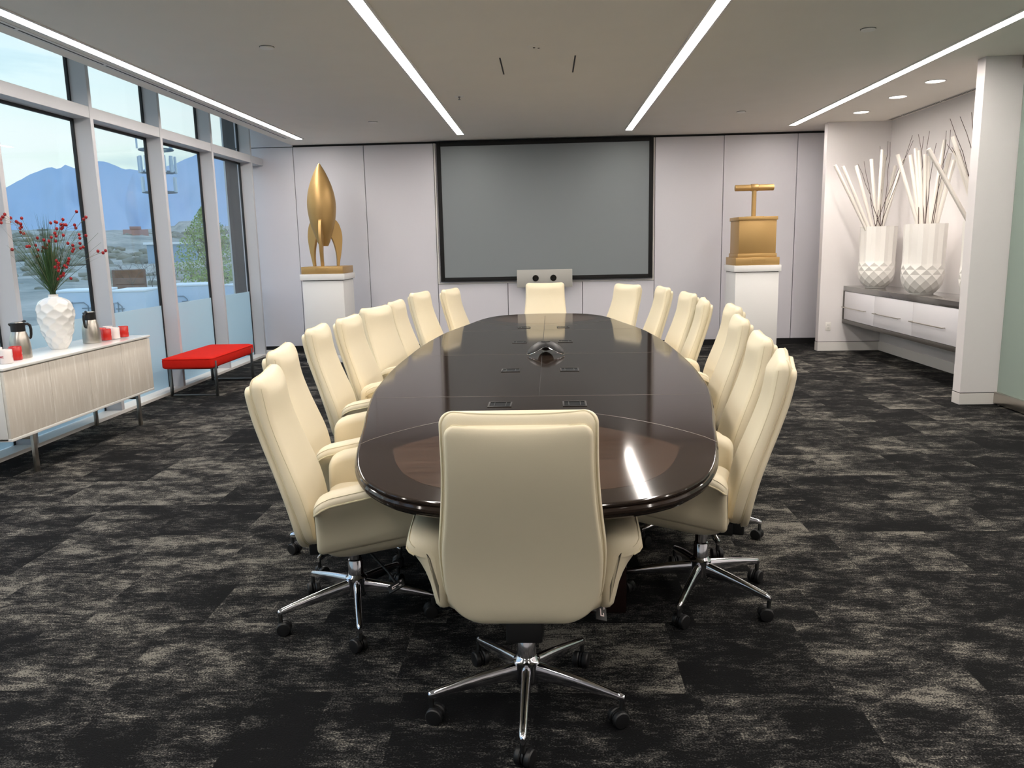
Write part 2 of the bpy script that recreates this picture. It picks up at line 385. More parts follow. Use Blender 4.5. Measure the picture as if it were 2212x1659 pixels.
SPRIGS=[
[(-4.020,5.824,1.804),(-4.052,5.844,1.786),(-4.048,5.814,1.769),(-4.049,5.814,1.743)],
[(-4.060,5.944,1.782),(-4.079,5.954,1.754)],
[(-3.994,5.906,1.753),(-3.999,5.932,1.744),(-3.958,5.900,1.734),(-3.962,5.909,1.713),(-3.969,5.901,1.701),(-3.979,5.918,1.674),(-3.948,5.904,1.662)],
[(-3.940,5.892,1.776)],
[(-4.079,5.876,1.585),(-4.088,5.890,1.558),(-4.021,5.857,1.545)],
[(-3.862,5.795,1.564),(-3.858,5.817,1.566)],
[(-3.869,5.940,1.628),(-3.892,5.943,1.574),(-3.874,5.937,1.538),(-3.894,5.948,1.488)],
[(-3.736,5.809,1.610),(-3.703,5.817,1.601),(-3.683,5.819,1.628)],
[(-3.837,5.999,1.575),(-3.822,5.962,1.550),(-3.855,5.973,1.557),(-3.881,6.000,1.528),(-3.841,5.992,1.506),(-3.817,5.977,1.472)],
[(-3.814,6.040,1.742),(-3.782,6.048,1.750),(-3.758,6.027,1.745)],
[(-3.645,5.838,1.691),(-3.656,5.825,1.658),(-3.655,5.835,1.638),(-3.677,5.858,1.601)],
[(-3.601,5.857,1.758),(-3.622,5.858,1.722),(-3.602,5.863,1.720),(-3.601,5.887,1.719),(-3.629,5.871,1.691),(-3.618,5.868,1.700)],
[(-3.599,5.835,1.642),(-3.557,5.812,1.582)],
[(-3.530,5.826,1.566),(-3.527,5.826,1.539),(-3.541,5.831,1.523)],
[(-3.547,5.952,1.818),(-3.571,5.948,1.719),(-3.575,5.966,1.697)],
[(-3.501,5.875,1.645),(-3.478,5.840,1.618),(-3.491,5.856,1.580)],
[(-3.570,5.988,1.545),(-3.561,6.011,1.553)],
[(-3.450,5.904,1.773),(-3.474,5.911,1.758),(-3.462,5.896,1.637)],
[(-3.610,5.889,1.467),(-3.634,5.915,1.451),(-3.638,5.913,1.432),(-3.657,5.899,1.416),(-3.632,5.881,1.405)],
[(-3.683,5.846,1.456),(-3.668,5.844,1.437),(-3.673,5.845,1.423),(-3.686,5.871,1.401),(-3.673,5.842,1.380),(-3.693,5.838,1.408)],
[(-3.853,6.034,1.348),(-3.848,6.051,1.357)],
[(-3.678,5.911,1.359),(-3.678,5.901,1.345),(-3.700,5.906,1.336),(-3.725,5.905,1.317)],
[(-3.621,5.902,1.319)],
[(-3.362,5.860,1.519),(-3.325,5.861,1.506),(-3.304,5.862,1.522)],
]

# ================================================================== ROOM SHELL
YB = 11.5      # back wall face
ZC = 2.964     # ceiling
XG = -4.2      # window glass
XM = -4.036    # room side of the mullions
YF = -3.2      # wall behind the camera
ZT = 3.55

structure(bx(-4.6, 6.2, YF - 0.2, YB + 0.4, -0.15, 0.0), 'floor', M['carpet'])

# ceiling: one slab with the linear lights, the can lights and slots set in its underside
structure(bx(-3.6, 6.2, YF - 0.2, YB + 0.02, ZC, ZC + 0.12), 'ceiling', M['ceiling'])
structure(bx(-4.6, -3.6, YF - 0.2, YB + 0.4, ZT, ZT + 0.1), 'ceiling_pocket', M['ceiling']).name = 'trim_1'
structure(bx(-3.6, -3.58, YF, YB - 0.03, ZC + 0.12, ZT), 'trim_2', M['trim_white'])

# back wall: dark substrate with white panels standing off it
structure(bx(-4.6, 4.6, YB + 0.03, YB + 0.3, 0.0, ZT), 'wall_back', M['black_reveal'])
pb = MB()
g = 0.004
for x0, x1 in ((-4.42, -3.592), (-3.592, -2.574), (-2.574, -1.576)):
    pb.box(x0 + g, x1 - g, YB, YB + 0.035, 0.085, 2.935, 0.003)
for x0, x1 in ((1.55, 2.502), (2.502, 3.515), (3.515, 4.60)):
    pb.box(x0 + g, x1 - g, YB, YB + 0.035, 0.085, 2.935, 0.003)
pb.box(-4.42, -3.596, YB, YB + 0.035, 2.945, ZT, 0.002)
for x0, x1 in ((-1.576, -0.559), (-0.559, 0.52), (0.52, 1.55)):
    pb.box(x0 + g, x1 - g, YB, YB + 0.035, 0.085, 0.953, 0.003)
structure(pb, 'trim_3', M['panel'])
structure(bx(-1.572, 1.546, YB + 0.02, YB + 0.04, 0.957, 2.935), 'trim_4', M['panel'])
rb = MB()
rb.box(-1.572, -1.55, YB - 0.002, YB + 0.03, 0.957, 2.935, 0.002)
rb.box(1.524, 1.546, YB - 0.002, YB + 0.03, 0.957, 2.935, 0.002)
rb.box(-1.55, 1.524, YB - 0.002, YB + 0.03, 0.957, 0.972, 0.002)
structure(rb, 'trim_5', M['trim_white'])
structure(bx(-4.2, 4.55, YB + 0.012, YB + 0.035, 0.0, 0.085), 'baseboard_back', M['black_reveal'])

# right side: niche with a wing wall at each end, then glass wall towards the camera
structure(bx(4.46, 4.62, 7.23, YB + 0.1, 0.0, ZC), 'wall_niche', M['wall'])
structure(bx(3.646, 4.46, 10.72, 10.83, 0.125, ZC, 0.002), 'wall_wing_far', M['wall'])
structure(bx(3.69, 4.05, 7.10, 7.23, 0.108, ZC, 0.002), 'wall_wing_near', M['wall'])
structure(bx(4.05, 4.62, 7.12, 7.23, 0.0, ZC), 'wall_wing_return', M['wall'])
rv = MB(); rv.box(3.65, 4.46, 10.724, 10.826, 0.117, 0.126); rv.box(3.694, 4.05, 7.104, 7.226, 0.10, 0.109)
structure(rv, 'trim_6', M['black_reveal'])
structure(bx(3.644, 4.46, 10.716, 10.834, 0.0, 0.118, 0.002), 'baseboard_wing_far', M['trim_white'])
structure(bx(3.688, 4.05, 7.098, 7.232, 0.0, 0.101, 0.002), 'baseboard_wing_near', M['trim_white'])
structure(bx(4.448, 4.462, 7.232, 10.72, 0.0, 0.12, 0.002), 'baseboard_niche', M['trim_white'])

# green glass sliding wall with steel rails
gp = empty('wall_right_glass', (4.0, 7.0, 0)); gp['kind'] = 'structure'
gp.location = (0, 0, 0)
bx(4.012, 4.028, 6.0, 7.095, 0.10, 2.86).build('glass_panel', M['satin_green'], gp, smooth=False)
bx(4.005, 4.035, 4.9, 5.99, 0.10, 2.86).build('glass_panel', M['satin_green'], gp, smooth=False)
bx(4.012, 4.028, 3.8, 4.89, 0.10, 2.86).build('glass_panel', M['satin_green'], gp, smooth=False)
for y0, y1 in ((6.0, 7.095), (4.9, 5.99), (3.8, 4.89)):
    bx(3.985, 4.045, y0, y1, 0.012, 0.115, 0.003).build('bottom_rail', M['steel'], gp)
    bx(3.985, 4.045, y0, y1, 2.86, ZC - 0.002, 0.003).build('top_rail', M['steel'], gp)
MB().cyl((4.0, 7.03, 0.0), (4.0, 7.03, 0.02), 0.008).build('floor_pin', M['steel'], gp)
structure(bx(4.03, 4.2, YF, 3.78, 0.0, ZC), 'wall_right', M['wall'])
structure(bx(5.9, 6.0, 3.0, 7.2, 0.0, ZC), 'wall_corridor', M['wall'])
structure(bx(-4.6, 6.2, YF - 0.2, YF, 0.0, ZT), 'wall_front', M['wall'])

# ------------------------------------------------------------------ window wall (left)
ys = [7.145 + 1.295 * k for k in range(-8, 4)]      # near faces of the mullions
wn = 0
ymul = ys
tn = 20
for k, y in enumerate(ymul):
    structure(bx(XG - 0.02, XM, y, y + 0.05, 0.03, ZT, 0.002), 'trim_%d' % tn, M['mullion']); tn += 1
    structure(bx(XG - 0.012, XG + 0.012, y - 0.022, y, 0.03, ZT), 'trim_%d' % tn, M['gasket']); tn += 1
edges = ymul + [YB]
for k in range(len(ymul)):
    y0 = ymul[k] + 0.05
    y1 = ymul[k + 1] if k + 1 < len(ymul) else YB
    wn += 1
    wo_ = structure(bx(XG - 0.004, XG + 0.004, y0, y1 - 0.02, 0.03, ZT), 'window_%d' % wn, M['glass'])
    bx(XG + 0.005, XG + 0.007, y0, y1 - 0.022, 0.036, 0.93).build('frosted_film', M['film'], wo_, smooth=False)
    structure(bx(XG - 0.02, XM - 0.003, y0, y1, 2.69, 2.79, 0.002), 'trim_%d' % tn, M['mullion']); tn += 1
    structure(bx(XG - 0.012, XG + 0.012, y0, y1 - 0.02, 2.665, 2.69), 'trim_%d' % tn, M['gasket']); tn += 1
structure(bx(XG - 0.03, XM + 0.004, YF, YB, 0.0, 0.032, 0.003), 'trim_7', M['trim_white'])
structure(bx(-4.6, XG - 0.03, YF, YB, -0.1, 0.0), 'trim_8', M['mullion'])

# ================================================================== CEILING FITTINGS
def linear_light(x, label):
    t = empty('linear_ceiling_light', (x, 0, ZC), label=label, cat='ceiling light', group='linear LED ceiling lights')
    y0, y1 = -0.6, 10.86
    bx(-0.042, 0.042, y0, y1, -0.006, 0.004).build('diffuser', M['led'], t, smooth=False)
    f = MB()
    for a, b in ((-0.062, -0.042), (0.042, 0.062)): f.box(a, b, y0 - 0.012, y1 + 0.012, -0.008, 0.004, 0.001)
    f.box(-0.042, 0.042, y1, y1 + 0.012, -0.008, 0.004); f.box(-0.042, 0.042, y0 - 0.012, y0, -0.008, 0.004)
    f.build('trim_frame', M['trim_white'], t)
linear_light(-3.29, 'long white linear ceiling light running beside the windows')
linear_light(-1.115, 'long white linear ceiling light above the window side of the table')
linear_light(1.115, 'long white linear ceiling light right of the projection screen, ending near its upper right corner')
linear_light(3.24, 'long white linear ceiling light on the right, beside the round downlights of the niche')

for i, (y, lab) in enumerate(((8.13, 'round lit downlight over the niche, nearest the camera'), (8.95, 'round lit downlight over the niche, middle of three'), (9.94, 'round lit downlight over the niche, farthest from the camera'))):
    t = empty('recessed_downlight', (3.765, y, ZC), label=lab, cat='ceiling light', group='niche downlights')
    MB().lathe([(0.098, 0.002), (0.098, -0.004), (0.088, -0.006), (0.083, 0.0), (0.083, 0.002)], 40).build('trim_ring', M['trim_white'], t)
    MB().lathe([(0.0825, 0.001), (0.0825, -0.002)], 40).build('lens', M['can'], t)
    ld = bpy.data.lights.new('downlight_lamp', 'SPOT'); ld.energy = 48; ld.spot_size = math.radians(115); ld.spot_blend = 0.6
    ld.shadow_soft_size = 0.05; ld.color = (1.0, 0.92, 0.82)
    lo = bpy.data.objects.new('downlight_lamp', ld); COL.objects.link(lo); lo.parent = t; lo.location = (0, 0, -0.03)
    lo.rotation_euler = (0, math.radians(-8) * -1, 0)

for (x, y, lab) in ((-2.02, 6.02, 'round flush ceiling disc left of the centre, nearest the camera on that side'), (-2.016, 9.6, 'round flush ceiling disc near the screen wall, on the window side'),
                    (2.32, 6.08, 'round flush ceiling disc right of the centre, nearest the camera on that side'), (2.283, 9.64, 'faint round flush ceiling disc near the screen wall, on the niche side')):
    t = empty('ceiling_cover_disc', (x, y, ZC), label=lab, cat='ceiling fixture', group='flush ceiling discs')
    MB().lathe([(0.048, 0.001), (0.05, -0.006), (0.046, -0.012), (0.0, -0.013)], 32, cap1=False).build('cover_plate', M['fixture'], t)
    MB().lathe([(0.0535, 0.001), (0.0535, -0.002), (0.05, -0.002), (0.05, 0.001)], 32).build('shadow_gap_ring', M['black_reveal'], t)
t = empty('ceiling_sensor', (-0.046, 6.28, ZC), label='faint round ceiling sensor dome with two small dark eyes above the table', cat='sensor')
MB().lathe([(0.075, 0.001), (0.072, -0.004), (0.03, -0.010), (0.0, -0.012)], 32, cap1=False).build('dome', M['ceiling'], t)
for dx in (-0.022, 0.012): MB().sphere((dx, -0.01 + dx * 0.4, -0.010), 0.010, 12, 8, (1, 1, .5)).build('sensor_eye', M['black_plastic'], t)
t = empty('ceiling_sprinkler', (-0.84, 8.17, ZC), label='small square sprinkler plate with a tiny nozzle, between the left strip light and the screen', cat='sprinkler')
bx(-0.045, 0.045, -0.045, 0.045, -0.004, 0.001, 0.002).build('plate', M['fixture'], t)
MB().lathe([(0.012, 0), (0.012, -0.012), (0.004, -0.014), (0.004, -0.03), (0.014, -0.031), (0.014, -0.034)], 16).build('nozzle', M['dark_steel'], t)
for x, lab in ((-0.345, 'thin black slot in the ceiling left of the sensor dome'), (0.253, 'thin black slot in the ceiling right of the sensor dome')):
    tag(bx(x - 0.006, x + 0.006, 6.6, 7.21, ZC - 0.003, ZC + 0.001).build('ceiling_slot', M['black_reveal']), lab, 'ceiling slot', 'black ceiling slots')

def slot_diffuser(x, y0, y1, lab, seg, n=2):
    t = empty('slot_diffuser', (x, 0, ZC), label=lab, cat='air vent')
    bx(-0.035, 0.035, y0, y1, -0.003, 0.001).build('frame', M['trim_white'], t, smooth=False)
    m = MB(); y = y0
    while y < y1 - 0.05:
        e = min(y + seg, y1)
        for q in ((-0.013, 0.013) if n == 2 else (0.0,)): m.box(q - 0.006, q + 0.006, y + 0.02, e - 0.02, -0.0045, -0.002)
        y = e
    m.build('slots', M['black_reveal'], t, smooth=False)
slot_diffuser(-3.45, -2.0, 10.8, 'long black slot air diffuser between the left strip light and the windows', 1.05, 1)
slot_diffuser(4.39, 7.3, 10.65, 'double slot air diffuser in the ceiling along the niche wall', 1.0, 2)

# ================================================================== SCREEN WALL OBJECTS
t = empty('projection_screen', (0, YB - 0.05, 0), label='large fixed projection screen, grey with a black frame, on the far wall', cat='projection screen')
bx(-1.47, 1.463, 0.0, 0.012, 1.05, 2.885).build('screen_surface', M['screen'], t, smooth=False)
f = MB(); X0, X1, Z0, Z1 = -1.524, 1.517, 0.992, 2.945
f.box(X0, X0 + 0.058, -0.012, 0.03, Z0, Z1, 0.004); f.box(X1 - 0.058, X1, -0.012, 0.03, Z0, Z1, 0.004)
f.box(X0 + 0.058, X1 - 0.058, -0.012, 0.03, Z0, Z0 + 0.058, 0.004); f.box(X0 + 0.058, X1 - 0.058, -0.012, 0.03, Z1 - 0.062, Z1, 0.004)
f.box(X0 + 0.1, X1 - 0.1, 0.012, 0.05, Z0 + 0.1, Z1 - 0.1)
f.build('frame', M['screen_frame'], t)
t = empty('conference_camera', (-0.024, 11.33, 0.90), label='silver wall plate with two round black camera lenses over the bottom of the projection screen', cat='camera')
bx(-0.394, 0.394, -0.02, 0.0, -0.005, 0.245, 0.004).build('face_plate', M['device_plate'], t)
bx(-0.25, 0.25, 0.0, 0.105, 0.03, 0.2, 0.004).build('wall_bracket', M['black_plastic'], t)
for x in (-0.128, 0.125):
    MB().lathe([(0.045, 0.0), (0.045, 0.006), (0.04, 0.010), (0.032, 0.010), (0.030, 0.004), (0.0, 0.003)], 32, cap1=False).xf(Matrix.Translation((x, -0.02, 0.125)) @ Matrix.Rotation(PI / 2, 4, 'X')).build('camera_lens', M['black_gloss'], t)

def pedestal(x0, x1, y0, lab, rot=0.0):
    cx, cy = (x0 + x1) / 2, y0 + (x1 - x0) / 2; h = (x1 - x0) / 2
    t = empty('display_pedestal', (cx, cy, 0), rot, label=lab, cat='pedestal', group='white display pedestals')
    k = h - 0.022
    bx(-k, k, -k, k, 0.10, 1.085, 0.002).build('body', M['plinth'], t)
    bx(-k - 0.006, k + 0.006, -k - 0.006, k + 0.006, 0.0, 0.096, 0.003).build('base_skirting', M['plinth'], t)
    bx(-k + 0.005, k - 0.005, -k + 0.005, k - 0.005, 0.09, 1.1).build('shadow_core', M['black_reveal'], t)
    bx(-h, h, -h, h, 1.095, 1.175, 0.003).build('cap', M['plinth'], t)
    return cx, cy
LX, LY = pedestal(-3.235, -2.645, 10.3, 'white square display pedestal under the golden rocket')
RX, RY = pedestal(2.408, 3.003, 10.3, 'white square display pedestal under the golden plunger box')

def plaque(t, y, z, w_, h_, cx=0.0):
    f = MB()
    for a, b, c, d in ((-w_, w_, h_, h_ + 0.006), (-w_, w_, -h_ - 0.006, -h_), (-w_ - 0.006, -w_, -h_ - 0.006, h_ + 0.006), (w_, w_ + 0.006, -h_ - 0.006, h_ + 0.006)):
        f.box(cx + a, cx + b, y - 0.004, y + 0.003, z + c, z + d)
    rnd = random.Random(3); x = cx - w_ + 0.012
    while x < cx + w_ - 0.014:           # worn embossed strokes, not readable in the photo
        ww = rnd.choice((0.006, 0.010, 0.012))
        f.box(x, x + ww, y - 0.003, y + 0.002, z - h_ * 0.55, z + h_ * rnd.choice((0.3, 0.6)))
        x += ww + 0.007
    f.build('name_plaque', M['gold'], t)

# golden rocket
t = empty('rocket_sculpture', (LX, LY, 1.176), label='golden three-finned rocket sculpture on the white pedestal by the windows', cat='sculpture')
bx(-0.277, 0.277, -0.277, 0.277, 0, 0.094, 0.004).build('base_block', M['gold'], t); plaque(t, -0.277, 0.05, 0.083, 0.016, 0.0)
z0 = 1.176
prof = [(0.0, 1.545), (0.055, 1.535), (0.062, 1.545), (0.085, 1.60), (0.112, 1.68), (0.142, 1.77), (0.165, 1.86), (0.180, 1.96), (0.187, 2.05), (0.184, 2.14), (0.170, 2.23), (0.146, 2.32), (0.112, 2.41), (0.072, 2.50), (0.03, 2.575), (0.010, 2.605), (0.0, 2.612)]
def smooth_prof(p, k=6):
    out = []
    for i in range(len(p) - 1):
        p0 = p[max(i - 1, 0)]; p1 = p[i]; p2 = p[i + 1]; p3 = p[min(i + 2, len(p) - 1)]
        for j in range(k):
            s = j / k; out.append(tuple(0.5 * ((2 * p1[a]) + (-p0[a] + p2[a]) * s + (2 * p0[a] - 5 * p1[a] + 4 * p2[a] - p3[a]) * s * s + (-p0[a] + 3 * p1[a] - 3 * p2[a] + p3[a]) * s ** 3) for a in range(len(p1))))
    out.append(tuple(p[-1])); return out
pr = [prof[1]] + smooth_prof(prof[2:-1]) + [(0.001, 2.612)]
RCX = 0.0
MB().lathe([(r, z - z0) for r, z in pr], 64, (-0.03, 0, 0)).build('fuselage', M['gold'], t, 50)
outer = [(0.150, 1.885), (0.185, 1.872), (0.222, 1.82), (0.248, 1.74), (0.258, 1.65), (0.250, 1.55), (0.232, 1.44), (0.212, 1.35), (0.197, 1.27)]
inner = [(0.165, 1.27), (0.168, 1.36), (0.160, 1.46), (0.140, 1.55), (0.112, 1.63), (0.075, 1.70), (0.075, 1.80)]
poly = smooth_prof(outer, 4) + smooth_prof(inner, 4)
for ang in (-85, 35, 155):
    m = MB(); th = 0.021
    m.grid([[(r, -th, z - z0) for r, z in poly], [(r, th, z - z0) for r, z in poly]])
    bmesh.ops.recalc_face_normals(m.bm, faces=m.bm.faces)
    m.xf(Matrix.Translation((-0.03, 0, 0)) @ Matrix.Rotation(math.radians(ang), 4, 'Z'))
    o = m.build('fin', M['gold'], t, 40)
    bv = o.modifiers.new('bevel', 'BEVEL'); bv.width = 0.006; bv.segments = 2; bv.limit_method = 'ANGLE'

# golden plunger box
t = empty('plunger_box_sculpture', (RX, RY, 1.176), label='golden plunger detonator box sculpture on the white pedestal near the niche', cat='sculpture')
bx(-0.278, 0.278, -0.278, 0.278, 0, 0.098, 0.004).build('base_block', M['gold'], t); plaque(t, -0.278, 0.05, 0.083, 0.016, 0.01)
bx(-0.248, 0.248, -0.248, 0.248, 0.098, 0.148, 0.004).build('step', M['gold'], t)
bx(-0.236, 0.236, -0.236, 0.236, 0.148, 0.57, 0.003).build('box_body', M['gold'], t)
bx(-0.249, 0.249, -0.249, 0.249, 0.568, 0.612, 0.004).build('lid', M['gold'], t)
bx(-0.12, 0.12, -0.07, 0.07, 0.612, 0.620, 0.002).build('slot_plate', M['gold'], t)
MB().lathe([(0.029, 0.618), (0.029, 0.96)], 32).build('plunger_rod', M['gold'], t)
m = MB()
m.lathe([(0.036, -0.247), (0.040, -0.243), (0.040, -0.052), (0.038, -0.05), (0.038, 0.05), (0.040, 0.052), (0.040, 0.243), (0.036, 0.247)], 32)
m.xf(Matrix.Translation((0.0, 0, 0.985)) @ Matrix.Rotation(PI / 2, 4, 'Y'))
h = m.build('handle', M['gold'], t)
m = MB(); m.lathe([(0.045, -0.045), (0.046, -0.043), (0.046, 0.043), (0.045, 0.045)], 32); m.xf(Matrix.Translation((0, 0, 0.985)) @ Matrix.Rotation(PI / 2, 4, 'Y')); m.build('collar', M['gold'], h)

# wall outlet on the far wing wall
t = empty('wall_outlet', (3.773, 10.72, 0.33), label='white duplex wall outlet low on the far niche wing wall', cat='outlet')
bx(-0.035, 0.035, -0.005, 0.0, -0.057, 0.057, 0.002).build('cover_plate', M['white_satin'], t)
for z in (-0.02, 0.02):
    o = bx(-0.017, 0.017, -0.007, -0.005, z - 0.014, z + 0.014, 0.002).build('socket', M['white_satin'], t)
    s_ = MB(); s_.box(-0.008, -0.005, -0.0078, -0.0068, z - 0.004, z + 0.006); s_.box(0.005, 0.008, -0.0078, -0.0068, z - 0.004, z + 0.006); s_.build('slots', M['black_plastic'], o)

# ================================================================== NICHE CREDENZA
t = empty('floating_credenza', (3.95, 8.97, 0.38), label='long floating credenza with dark stone top and white drawers, wall hung in the niche', cat='credenza')
XC = 0.0; Y0, Y1 = 7.235 - 8.97, 10.716 - 8.97
def cb(*a, **k): return bx(*a, **k)
cb(0.0, 0.508, Y0, Y1, 0.425, 0.490, 0.002).build('stone_top', M['stone'], t)
cb(0.0, 0.508, Y0, Y1, 0.0, 0.050, 0.002).build('bottom_slab', M['dark_frame'], t)
cb(0.0, 0.508, Y1 - 0.035, Y1, 0.050, 0.425, 0.001).build('end_panel', M['dark_frame'], t)
cb(0.0, 0.508, Y0, Y0 + 0.03, 0.050, 0.425, 0.001).build('end_panel', M['dark_frame'], t)
cb(0.03, 0.508, Y0 + 0.03, Y1 - 0.035, 0.050, 0.425).build('carcass', M['black_reveal'], t)
# three drawer fronts, each with a long thin bar pull
ends = [Y1 - 0.045, Y1 - 0.045 - 0.965, Y1 - 0.045 - 2 * 0.965 - 0.05, Y0 + 0.02]
hb = [(9.93, 10.66), (8.96, 9.67), (7.96, 8.70)]
for i in range(3):
    a, b = ends[i + 1] + 0.0015, ends[i] - 0.0015
    dr = cb(0.004, 0.028, a, b, 0.054, 0.421, 0.0015).build('drawer', M['drawer'], t)
    h0, h1 = hb[i][0] - 8.97, hb[i][1] - 8.97
    m = MB(); m.tube([(-0.032, h0, 0.213), (-0.032, h1, 0.213)], 0.006, 10)
    for q in (h0 + 0.02, h1 - 0.02): m.tube([(-0.032, q, 0.213), (0.006, q, 0.213)], 0.005, 8)
    m.build('bar_handle', M['steel'], dr)

def facet_vase(x, y, lab):
    t = empty('tall_faceted_vase', (x, y, 0.871), label=lab, cat='vase', group='tall white vases in the niche')
    N = 12; prof = [(0.120, 0.0), (0.126, 0.012)]
    # lower diamonds: rings alternate by half a step, raised ridges with sunk centres
    lv = [(0.130, 0.014), (0.172, 0.055), (0.200, 0.105), (0.215, 0.160), (0.219, 0.215), (0.218, 0.270), (0.214, 0.318)]
    bm = MB(); rings = []
    base = [bm.bm.verts.new((0.118 * math.cos(2 * PI * k / (2 * N)), 0.118 * math.sin(2 * PI * k / (2 * N)), 0.0)) for k in range(2 * N)]
    base2 = [bm.bm.verts.new((0.124 * math.cos(2 * PI * k / (2 * N)), 0.124 * math.sin(2 * PI * k / (2 * N)), 0.013)) for k in range(2 * N)]
    bm.bm.faces.new(list(reversed(base)))
    for k in range(2 * N):
        j = (k + 1) % (2 * N); bm.bm.faces.new((base[k], base[j], base2[j], base2[k]))
    # ring i: N ridge vertices at angle (k + i%2*.5); the centres between them are sunk
    R = []
    for i, (r, z) in enumerate(lv):
        row = []
        for k in range(2 * N):
            on = (k + i) % 2 == 0
            rr = r if on else r * 0.955 * math.cos(PI / (2 * N)) 
            a = 2 * PI * k / (2 * N)
            row.append(bm.bm.verts.new((rr * math.cos(a), rr * math.sin(a), z)))
        R.append(row)
    # each diamond: ridge vertices left/right on its own ring, top/bottom on the neighbours; the sunk point in the middle
    for i in range(len(R) - 1):
        for k in range(2 * N):
            j = (k + 1) % (2 * N)
            a, b, c, d = R[i][k], R[i][j], R[i + 1][j], R[i + 1][k]
            if (k + i) % 2 == 0: bm.bm.faces.new((a, b, c)); bm.bm.faces.new((a, c, d))
            else: bm.bm.faces.new((a, b, d)); bm.bm.faces.new((b, c, d))
    for k in range(2 * N):
        j = (k + 1) % (2 * N); bm.bm.faces.new((base2[k], base2[j], R[0][j], R[0][k]))
    # fluted upper part: N flat flutes with sharp ridges
    last = R[-1]; off = (len(R) - 1) % 2
    F = []
    for z, s in ((0.345, 0.985), (0.55, 0.995), (0.757, 1.02)):
        row = []
        for k in range(2 * N):
            a = 2 * PI * k / (2 * N); on = (k + off) % 2 == 0
            rr = 0.214 * s * (1.0 if on else 0.925)
            row.append(bm.bm.verts.new((rr * math.cos(a), rr * math.sin(a), z)))
        F.append(row)
    rows = [last] + F
    inn = []
    for z, s in ((0.757, 0.94), (0.30, 0.90), (0.02, 0.5)):
        inn.append([bm.bm.verts.new((0.214 * s * 0.94 * math.cos(2 * PI * k / (2 * N)), 0.214 * s * 0.94 * math.sin(2 * PI * k / (2 * N)), z)) for k in range(2 * N)])
    rows += inn
    for a, b in zip(rows[:-1], rows[1:]):
        for k in range(2 * N):
            j = (k + 1) % (2 * N); bm.bm.faces.new((a[k], a[j], b[j], b[k]))
    bm.bm.faces.new(rows[-1])
    bm.build('vase_body', M['white_gloss'] if False else M['white_satin'], t, 12)
    return t
VN = {'A': 'farthest vase', 'B': 'middle vase', 'C': 'half-hidden near vase'}
facet_vase(4.155, 10.20, 'tall white vase with fluted top and diamond-faceted belly, farthest on the credenza')
facet_vase(4.13, 8.91, 'tall white vase with fluted top and diamond-faceted belly, middle one on the credenza')
facet_vase(4.13, 7.66, 'tall white faceted vase at the near end of the credenza, mostly behind the wing wall')
_cnt = {}
ORD = ['first', 'second', 'third', 'fourth', 'fifth', 'sixth', 'seventh', 'eighth', 'ninth', 'tenth', 'eleventh']
def thing_stick(v, tip, mid, bot, r, name, matk, what, grp, wob=0.0):
    key = (name, v); i = _cnt.get(key, 0); _cnt[key] = i + 1
    T, E_, B = Vector(tip), Vector(mid), Vector(bot)
    rnd = random.Random(i * 7 + ord(v)); pts = []
    side = (T - B).cross(Vector((0.3, 1, 0))).normalized(); N = 12 if wob else 1
    for k in range(N + 1):
        s = k / N; p = B.lerp(E_, s * 2) if s < 0.5 and wob else (E_.lerp(T, s * 2 - 1) if wob else B.lerp(T, s))
        if wob: p = p + side * wob * math.sin(s * PI * (1.0 + rnd.random() * .3)) * (1 if i % 2 else -1)
        pts.append(p)
    rad = [r * (1 - 0.55 * k / N) for k in range(N + 1)] if wob else r
    o = MB().tube([p - B for p in pts], rad, 10 if not wob else 5).build(name, M[matk], None)
    o.location = B
    tag(o, '%s in the %s, %s from left by its tip' % (what, VN[v], ORD[i]), 'branch' if wob else 'stick', grp)
for v, T, E_, B in STICKS: thing_stick(v, T, E_, B, 0.0195, 'decorative_stick', 'stick', 'straight white stick', 'white sticks in the niche vases')
for v, T, E_, B in TWIGS: thing_stick(v, T, E_, B, 0.0052, 'dry_twig', 'twig', 'thin curved dark twig', 'dark twigs in the niche vases', 0.03)

# ================================================================== CONFERENCE TABLE
CY, HL = 5.35, 3.2
hw = [(0, .93), (.6, .922), (1.2, .885), (1.5, .85), (1.85, .793), (2.1, .745), (2.45, .685), (2.7, .632), (2.89, .565), (3.0, .498), (3.08, .425), (3.14, .33), (3.175, .22), (3.193, .11), (3.2, 0.0)]
def width_at(t):
    t = abs(t)
    for (a, wa), (b, wb) in zip(hw[:-1], hw[1:]):
        if t <= b: return wa + (wb - wa) * (t - a) / (b - a)
    return 0.0
pts = [(x, t) for t, x in hw]
q1 = smooth_prof(pts, 8)
quad = [(x, t) for x, t in q1]                       # from widest (t=0) to the tip (x=0)
outline = quad[:-1] + [(-x, t) for x, t in reversed(quad)][:-1] + [(-x, -t) for x, t in quad][:-1] + [(x, -t) for x, t in reversed(quad)][:-1]
def off_outline(d):
    n = len(outline); out = []
    for i in range(n):
        a = Vector(outline[i - 1]); b = Vector(outline[(i + 1) % n]); e = (b - a); e.normalize()
        nrm = Vector((e.y, -e.x)); p = Vector(outline[i]) + nrm * d
        out.append((p.x, p.y))
    return out
table = empty('conference_table', (-0.035, CY, 0), -0.006, label='long boat-shaped conference table in polished dark wood', cat='table')
prof = [(-0.013, .7600), (-0.008, .7599), (-0.004, .7585), (-0.0015, .7555), (-0.0015, .7500), (-0.006, .7475), (0.000, .7440), (0.0045, .7370), (0.0045, .7300), (0.001, .7230), (-0.004, .7190), (-0.004, .7160), (-0.012, .7090), (-0.026, .7050), (-0.05, .7040)]
m = MB(); rings = [[(x, y, z) for x, y in off_outline(d - 0.004)] for d, z in prof]
m.grid(rings, True, False, True)
m.build('moulded_edge', M['wood'], table, 25)
